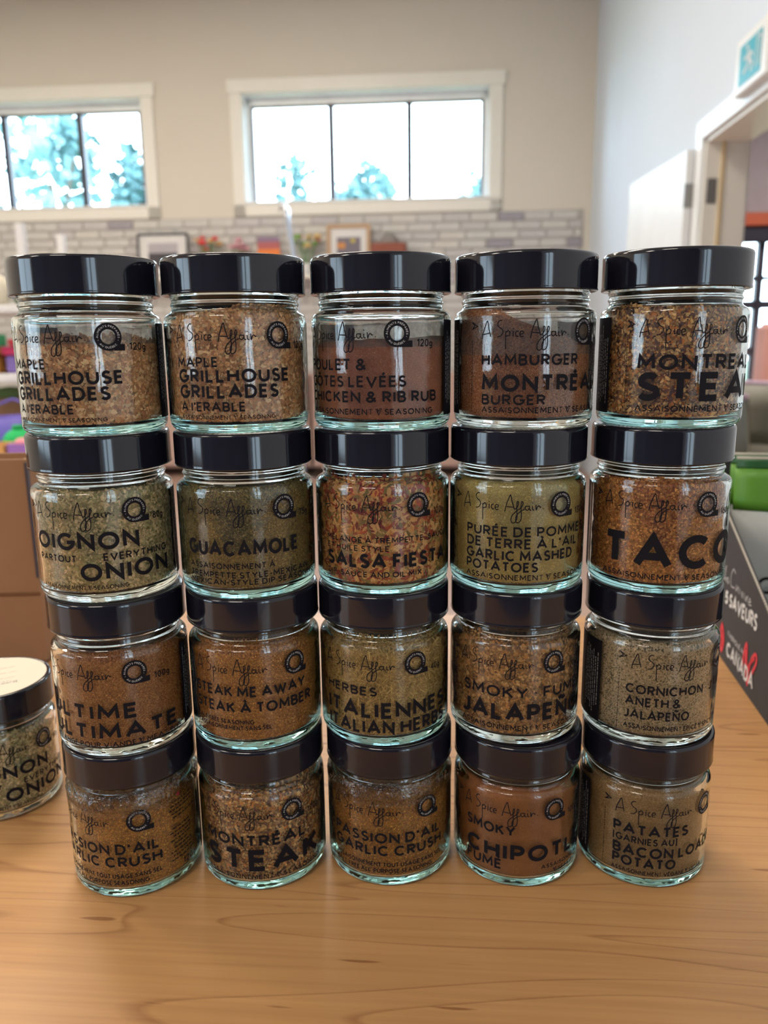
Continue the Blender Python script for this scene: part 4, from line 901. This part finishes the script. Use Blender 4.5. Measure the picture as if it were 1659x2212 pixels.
# ------------------------------------------------------------------ left side of the room: shelf rack and white table
white = mat('white_melamine', (.78, .76, .74), .4)
def col(name, c, r=.5): return mat(name, c, r)
rk = thing('shelf_rack', 'white open shelf rack of toys at the far left', 'shelf', (-2.02, 3.30, 0), AL)
for x in (-.60, .60):
    for y in (0.0, .34): MB().box(x-.015, x+.015, y-.015, y+.015, 0, 1.62).build('post', white, rk)
for z in (.40, .70, 1.005, 1.28): MB().box(-.60, .60, -.01, .35, z, z+.03, .003).build('shelf_board', white, rk)
def item(name, label, cat, x, y, z, build, group=None):
    t = thing(name, label, cat, (x, y, z), AL, group); build(t); return t
def bin_(c, lid, w, d, h):
    def f(t):
        m = MB().box(-w/2, w/2, 0, d, 0, h, .01); m.build('bin_body', col('plastic', c), t)
        MB().box(-w/2-.01, w/2+.01, -.01, d+.01, h, h+.035, .01).build('bin_lid', col('plastic', lid), t)
    return f
def ball_(c, r, c2=None):
    def f(t):
        MB().ball((0, 0, r), r, 16).build('ball_body', col('plush', c, .8), t, True)
        MB().lathe([(0, r*2), (.02, r*2-.004), (.02, r*2+.012), (0, r*2+.014)], 10).build('top_knob', col('plush', c2 or c, .8), t, True)
    return f
item('lantern', 'cream paper lantern ball on the top board of the toy rack', 'lantern', -1.635, 3.44, 1.311, ball_((.66, .60, .48), .068))
item('plush_toy', 'dark green plush toy beside the cream lantern', 'toy', -1.525, 3.44, 1.311, ball_((.03, .10, .04), .034, (.35, .02, .10)))
item('storage_bin', 'purple bin with a hot pink lid on the middle rack board', 'bin', -1.535, 3.34, 1.036, bin_((.23, .15, .48), (.62, .02, .12), .10, .2, .075))
item('storage_bin', 'orange bin left of the purple one on the middle rack board', 'bin', -1.66, 3.34, 1.036, bin_((.72, .32, .05), (.60, .25, .04), .09, .2, .075))
item('toy_block', 'red toy block on top of the purple and pink bin', 'toy', -1.545, 3.36, 1.147, lambda t: MB().box(-.03, .03, 0, .06, 0, .03, .004).build('block_body', col('toy_red', (.72, .05, .07)), t))
item('toy_block', 'bright green toy block on top of the orange bin', 'toy', -1.635, 3.36, 1.147, lambda t: MB().box(-.03, .03, 0, .06, 0, .05, .004).build('block_body', col('toy_green', (.03, .50, .15)), t))
wt = thing('side_table', 'white table with craft crates at the far left, behind the carton', 'table', (-2.15, 2.95, 0), AL)
MB().box(-.72, .90, -.30, .32, .690, .722, .004).build('table_top', white, wt)
for x in (-.68, .82):
    for y in (-.26, .26): MB().box(x-.02, x+.02, y-.02, y+.02, 0, .690).build('leg', white, wt)
tz = .7225
def crate(c, w, d, h):
    def f(t):
        m = MB().box(-w/2, w/2, 0, .01, 0, h).box(-w/2, w/2, d-.01, d, 0, h).box(-w/2, -w/2+.01, .01, d-.01, 0, h).box(w/2-.01, w/2, .01, d-.01, 0, h).box(-w/2, w/2, 0, d, 0, .01); m.build('crate_body', col('crate', c), t)
    return f
item('crate', 'orange wooden crate at the front of the white side table', 'crate', -1.425, 2.75, tz, crate((.66, .33, .09), .17, .09, .085))
item('crate', 'purple crate right of the orange crate on the side table', 'crate', -1.285, 2.75, tz, crate((.34, .15, .50), .095, .09, .085))
item('cloth_stack', 'pink folded cloth lying in the purple crate', 'cloth', -1.285, 2.768, tz+.0105, lambda t: MB().box(-.033, .033, .0, .05, 0, .092, .012).build('cloth_body', col('pink_cloth', (.80, .30, .34), .9), t))
item('toy_bucket', 'violet blue bucket behind the crates on the side table', 'bucket', -1.47, 3.13, tz, lambda t: (MB().lathe([(.0, 0), (.08, 0), (.105, .15), (.10, .15), (.075, .008), (0, .008)], 20).build('bucket_body', col('violet', (.16, .12, .52)), t, True), MB().tube([(-.1, 0, .15), (-.06, 0, .2), (0, 0, .22), (.06, 0, .2), (.1, 0, .15)], .005).build('bucket_handle', col('violet', (.16, .12, .52)), t, True)))
item('toy_ball', 'bright green ball in front of the violet bucket', 'ball', -1.365, 2.925, tz, ball_((.01, .46, .12), .062, (.01, .40, .1)))
item('toy_ball', 'teal ball left of the green ball on the side table', 'ball', -1.495, 2.925, tz, ball_((.01, .30, .45), .058, (.01, .25, .4)))
item('basket', 'brown basket of small goods on the lower board of the toy rack', 'basket', -1.64, 3.48, .7305, lambda t: (MB().lathe([(0, 0), (.11, 0), (.14, .2), (.13, .2), (.10, .01), (0, .01)], 20).build('basket_body', col('wicker', (.26, .14, .07), .9), t, True), MB().ball((0, 0, .2), .09, 12, (1, 1, .5)).build('basket_goods', col('goods', (.16, .24, .08), .9), t, True)))

# ------------------------------------------------------------------ back wall ledge with its display
lg = thing('wall_ledge', 'white picture ledge on the brick facing under the high windows', 'shelf', RP(-2.75, -.02, 1.70), AL)
MB().box(-1.55, 1.30, -.20, 0, 0, .03, .004).build('ledge_board', MT['trim'], lg)
for x in (-1.4, -.05, 1.15): MB().box(x-.015, x+.015, -.16, 0, -.12, 0, .003).build('bracket', MT['trim'], lg)
lz = 1.7305
def framed(name_label, a, w, h, fcol, mat_w, build_pic, top_z, fw_=.022):
    t = thing('picture_frame', name_label, 'picture', RP(a, -.10, lz), AL); t.rotation_euler = (math.radians(-4), 0, AL)
    m = MB().box(-w/2, w/2, -.02, 0, 0, fw_, .003).box(-w/2, w/2, -.02, 0, h-fw_, h, .003).box(-w/2, -w/2+fw_, -.02, 0, fw_, h-fw_, .003).box(w/2-fw_, w/2, -.02, 0, fw_, h-fw_, .003)
    m.build('frame_moulding', fcol, t)
    MB().box(-w/2+fw_, w/2-fw_, -.008, -.003, fw_, h-fw_).build('mount', MT['white'], t)
    build_pic(t); return t
def picA(t):
    MB().box(-.135, .135, -.010, -.008, .09, .215).build('dark_print', col('dark_photo', (.05, .045, .055)), t)
    MB().box(-.135, .135, -.010, -.008, .215, .30).build('pale_print', col('pale_photo', (.42, .40, .44)), t)
framed('thin black picture frame with white mount, left of the flowers on the ledge', -3.763, .464, .385, col('black_frame', (.04, .04, .055)), None, picA, 2.11, .018)
def picB(t):
    MB().box(-.105, .105, -.010, -.008, .10, .315).build('dark_print', col('grey_photo', (.17, .15, .19)), t)
    MB().box(-.10, -.03, -.0115, -.010, .22, .27).build('print_patch', col('orange_patch', (.6, .25, .06)), t); MB().box(.02, .055, -.0115, -.010, .27, .30).build('print_patch', col('yellow_patch', (.6, .5, .06)), t)
framed('tan wooden picture frame with white mount, right of the chrome stand', -2.095, .385, .425, col('oak_frame', (.50, .33, .20)), None, picB, 2.15, .035)
def picC(t):
    MB().box(-.10, .10, -.0, .01, 0, .225, .002).build('canvas_body', col('canvas', (.5, .3, .2)), t)
    for z0, z1, c in ((.0, .06, (.85, .55, .20)), (.06, .13, (.85, .40, .05)), (.13, .23, (.80, .22, .04)), (.23, .29, (.45, .12, .12)), (.29, .335, (.25, .17, .27))):
        MB().box(-.10, .10, -.003, 0, z0, z1).build('paint_band', col('paint', c), t)
t = thing('canvas_painting', 'small canvas painted purple over orange, left of the chrome stand', 'painting', RP(-2.807, -.09, lz), AL); picC(t)
def bouquet(label, a, cols, h, w, vase, n, s):
    rs = random.Random(s); t = thing('flower_vase', label, 'flowers', RP(a, -.11, lz), AL)
    MB().lathe([(0, 0), (.028, 0), (.035, .04), (.026, .10), (.022, .10), (.03, .04), (0, .01)], 16).build('vase', vase, t, True)
    st = MB(); k = 0; heads = []
    for i in range(n):
        x = rs.uniform(-w, w); z = h*rs.uniform(.72, 1); y = rs.uniform(-.04, .04); st.tube([(0, 0, .05), (x*.5, y*.5, z*.6), (x, y, z)], .003, 5); heads.append((x, y, z))
    st.build('stems', col('stem_green', (.10, .25, .05)), t)
    for i, hp in enumerate(heads):
        m = MB(); r = rs.uniform(.026, .040)
        for q in range(8):
            a_ = q*.785; m.ball((hp[0]+math.cos(a_)*r*.6, hp[1]+math.sin(a_)*r*.6, hp[2]), r*.5, 6, (1, 1, .7))
        m.ball((hp[0], hp[1], hp[2]+r*.2), r*.55, 6); m.build('blossom', col('petal', cols[i % len(cols)], .8), t, True)
    return t
vw = col('white_vase', (.7, .7, .7), .3)
bouquet('bunch of scarlet and tan flowers, first right of the black picture frame', -3.33, [(.85, .05, .06), (.60, .36, .14), (.72, .50, .28), (.85, .10, .08), (.50, .30, .12)], .33, .12, vw, 12, 3)
bouquet('dusty pink pompon flowers between the scarlet bunch and the sunset canvas', -3.07, [(.68, .34, .40), (.60, .25, .33), (.72, .42, .46)], .315, .085, vw, 12, 9)
bouquet('yellow and coral flowers with green leaves, right of the chrome stand', -2.47, [(.80, .55, .22), (.80, .38, .30), (.22, .42, .10), (.75, .60, .30), (.18, .38, .08)], .335, .11, vw, 14, 5)
t = thing('wicker_basket', 'red brown basket holding a grey domed bundle at the right of the ledge', 'basket', RP(-1.74, -.11, lz), AL)
MB().box(-.15, .15, -.06, .06, 0, .255, .012).build('basket_body', col('red_brown', (.30, .10, .07), .9), t)
MB().ball((0, 0, .26), .085, 14, (1, .6, 1.0)).build('bundle', col('grey_cloth', (.26, .24, .23), .9), t, True)
t = thing('chrome_stand', 'tall chrome hook stand rising in front of the high window', 'stand', RP(-2.50, -.62, 0), AL)
MB().lathe([(0, 0), (.16, 0), (.16, .012), (.02, .03), (0, .03)], 24).build('stand_base', MT['chrome'], t, True)
MB().tube([(.04, 0, .02), (.03, 0, 1.0), (.02, 0, 1.78), (-.01, 0, 1.98), (-.03, 0, 2.12), (-.035, 0, 2.20), (-.055, 0, 2.235), (-.085, 0, 2.225), (-.092, 0, 2.19)], [.02, .02, .021, .022, .024, .026, .022, .012, .008], 14).build('stand_pole', MT['chrome'], t, True)
# cabinets along the far wall, seen only through the gaps between the jars
cm = mat('pinkish_laminate', (.52, .36, .31), .5); ch = MT['hinge']
for i, (a, lab) in enumerate(((-3.9, 'beige base cabinet at the left of the row under the picture ledge'), (-2.9, 'beige base cabinet second from the left under the picture ledge'), (-1.9, 'beige base cabinet third from the left under the picture ledge'), (-.9, 'beige base cabinet nearest the right corner'))):
    t = thing('base_cabinet', lab, 'cabinet', RP(a, -.04, 0), AL, 'base cabinets along the far wall')
    MB().box(-.49, .49, -.5, 0, .08, .88, .003).build('cabinet_body', cm, t)
    for s in (-1, 1):
        dr = MB().box(min(s*.01, s*.48), max(s*.01, s*.48), -.52, -.501, .10, .86, .003).build('door', cm, t)
        MB().tube([(s*.05, -.54, .62), (s*.05, -.54, .74)], .006).build('handle', ch, dr, True)

# ------------------------------------------------------------------ chairs in the room beyond the doorway
def tub_chair(label, x, y, rz, shell, rim, seat):
    t = thing('tub_chair', label, 'chair', (x, y, 0), rz)
    V = []; F = []; n = 24
    for k, (z, r) in enumerate(((.40, .25), (.55, .28), (.68, .31), (.78, .33))):
        for i in range(n+1):
            a = math.radians(-20+220*i/n); zz = z+(.06 if k == 3 else 0)*math.sin(math.radians(180*i/n)); V += [(r*math.cos(a), r*math.sin(a), zz), ((r-.03)*math.cos(a), (r-.03)*math.sin(a), zz)]
    m_ = 2*(n+1)
    for k in range(3):
        for i in range(n):
            b = k*m_+2*i; F.append((b, b+2, b+2+m_, b+m_)); F.append((b+1, b+1+m_, b+3+m_, b+3))
    for i in range(n): b = 3*m_+2*i; F.append((b, b+2, b+3, b+1)); b = 2*i; F.append((b, b+1, b+3, b+2))
    for i in (0, n):
        for k in range(3): b = k*m_+2*i; F.append((b, b+m_, b+m_+1, b+1))
    mesh_obj('backrest', V, F, shell, t, True)
    MB().tube([(.32*math.cos(math.radians(-20+220*i/n)), .32*math.sin(math.radians(-20+220*i/n)), .79+.06*math.sin(math.radians(180*i/n))) for i in range(n+1)], .018).build('rim', rim, t, True)
    MB().lathe([(0, .36), (.24, .36), (.26, .40), (.24, .45), (0, .46)], 24).build('seat', seat, t, True)
    for sx in (-1, 1):
        for sy in (-1, 1): MB().tube([(sx*.14, sy*.14, .37), (sx*.2, sy*.2, 0)], [.016, .011]).build('leg', MT['mull'], t, True)
olive = col('olive_shell', (.22, .215, .16), .6); lilac = col('lilac_rim', (.55, .40, .52), .5)
tub_chair('olive tub chair with a lilac rim just beyond the doorway', 2.46, 4.95, .3, olive, lilac, col('olive_pad', (.12, .11, .08), .8))
t = thing('armchair', 'salmon upholstered armchair under the window beyond the doorway', 'chair', (3.60, 6.75, 0), -.1)
MB().box(-.32, .32, .22, .34, .42, 1.27, .05).build('backrest', col('salmon_cloth', (.62, .32, .26), .8), t)
MB().box(-.32, .32, -.3, .24, .30, .46, .04).build('seat', col('salmon_cloth', (.62, .32, .26), .8), t)
for s in (-1, 1): MB().box(min(s*.32, s*.40), max(s*.32, s*.40), -.3, .3, .3, .62, .03).build('armrest', col('salmon_cloth', (.62, .32, .26), .8), t)
for sx in (-1, 1):
    for sy in (-.25, .28): MB().tube([(sx*.3, sy, .31), (sx*.32, sy, 0)], .018).build('leg', MT['mull'], t)
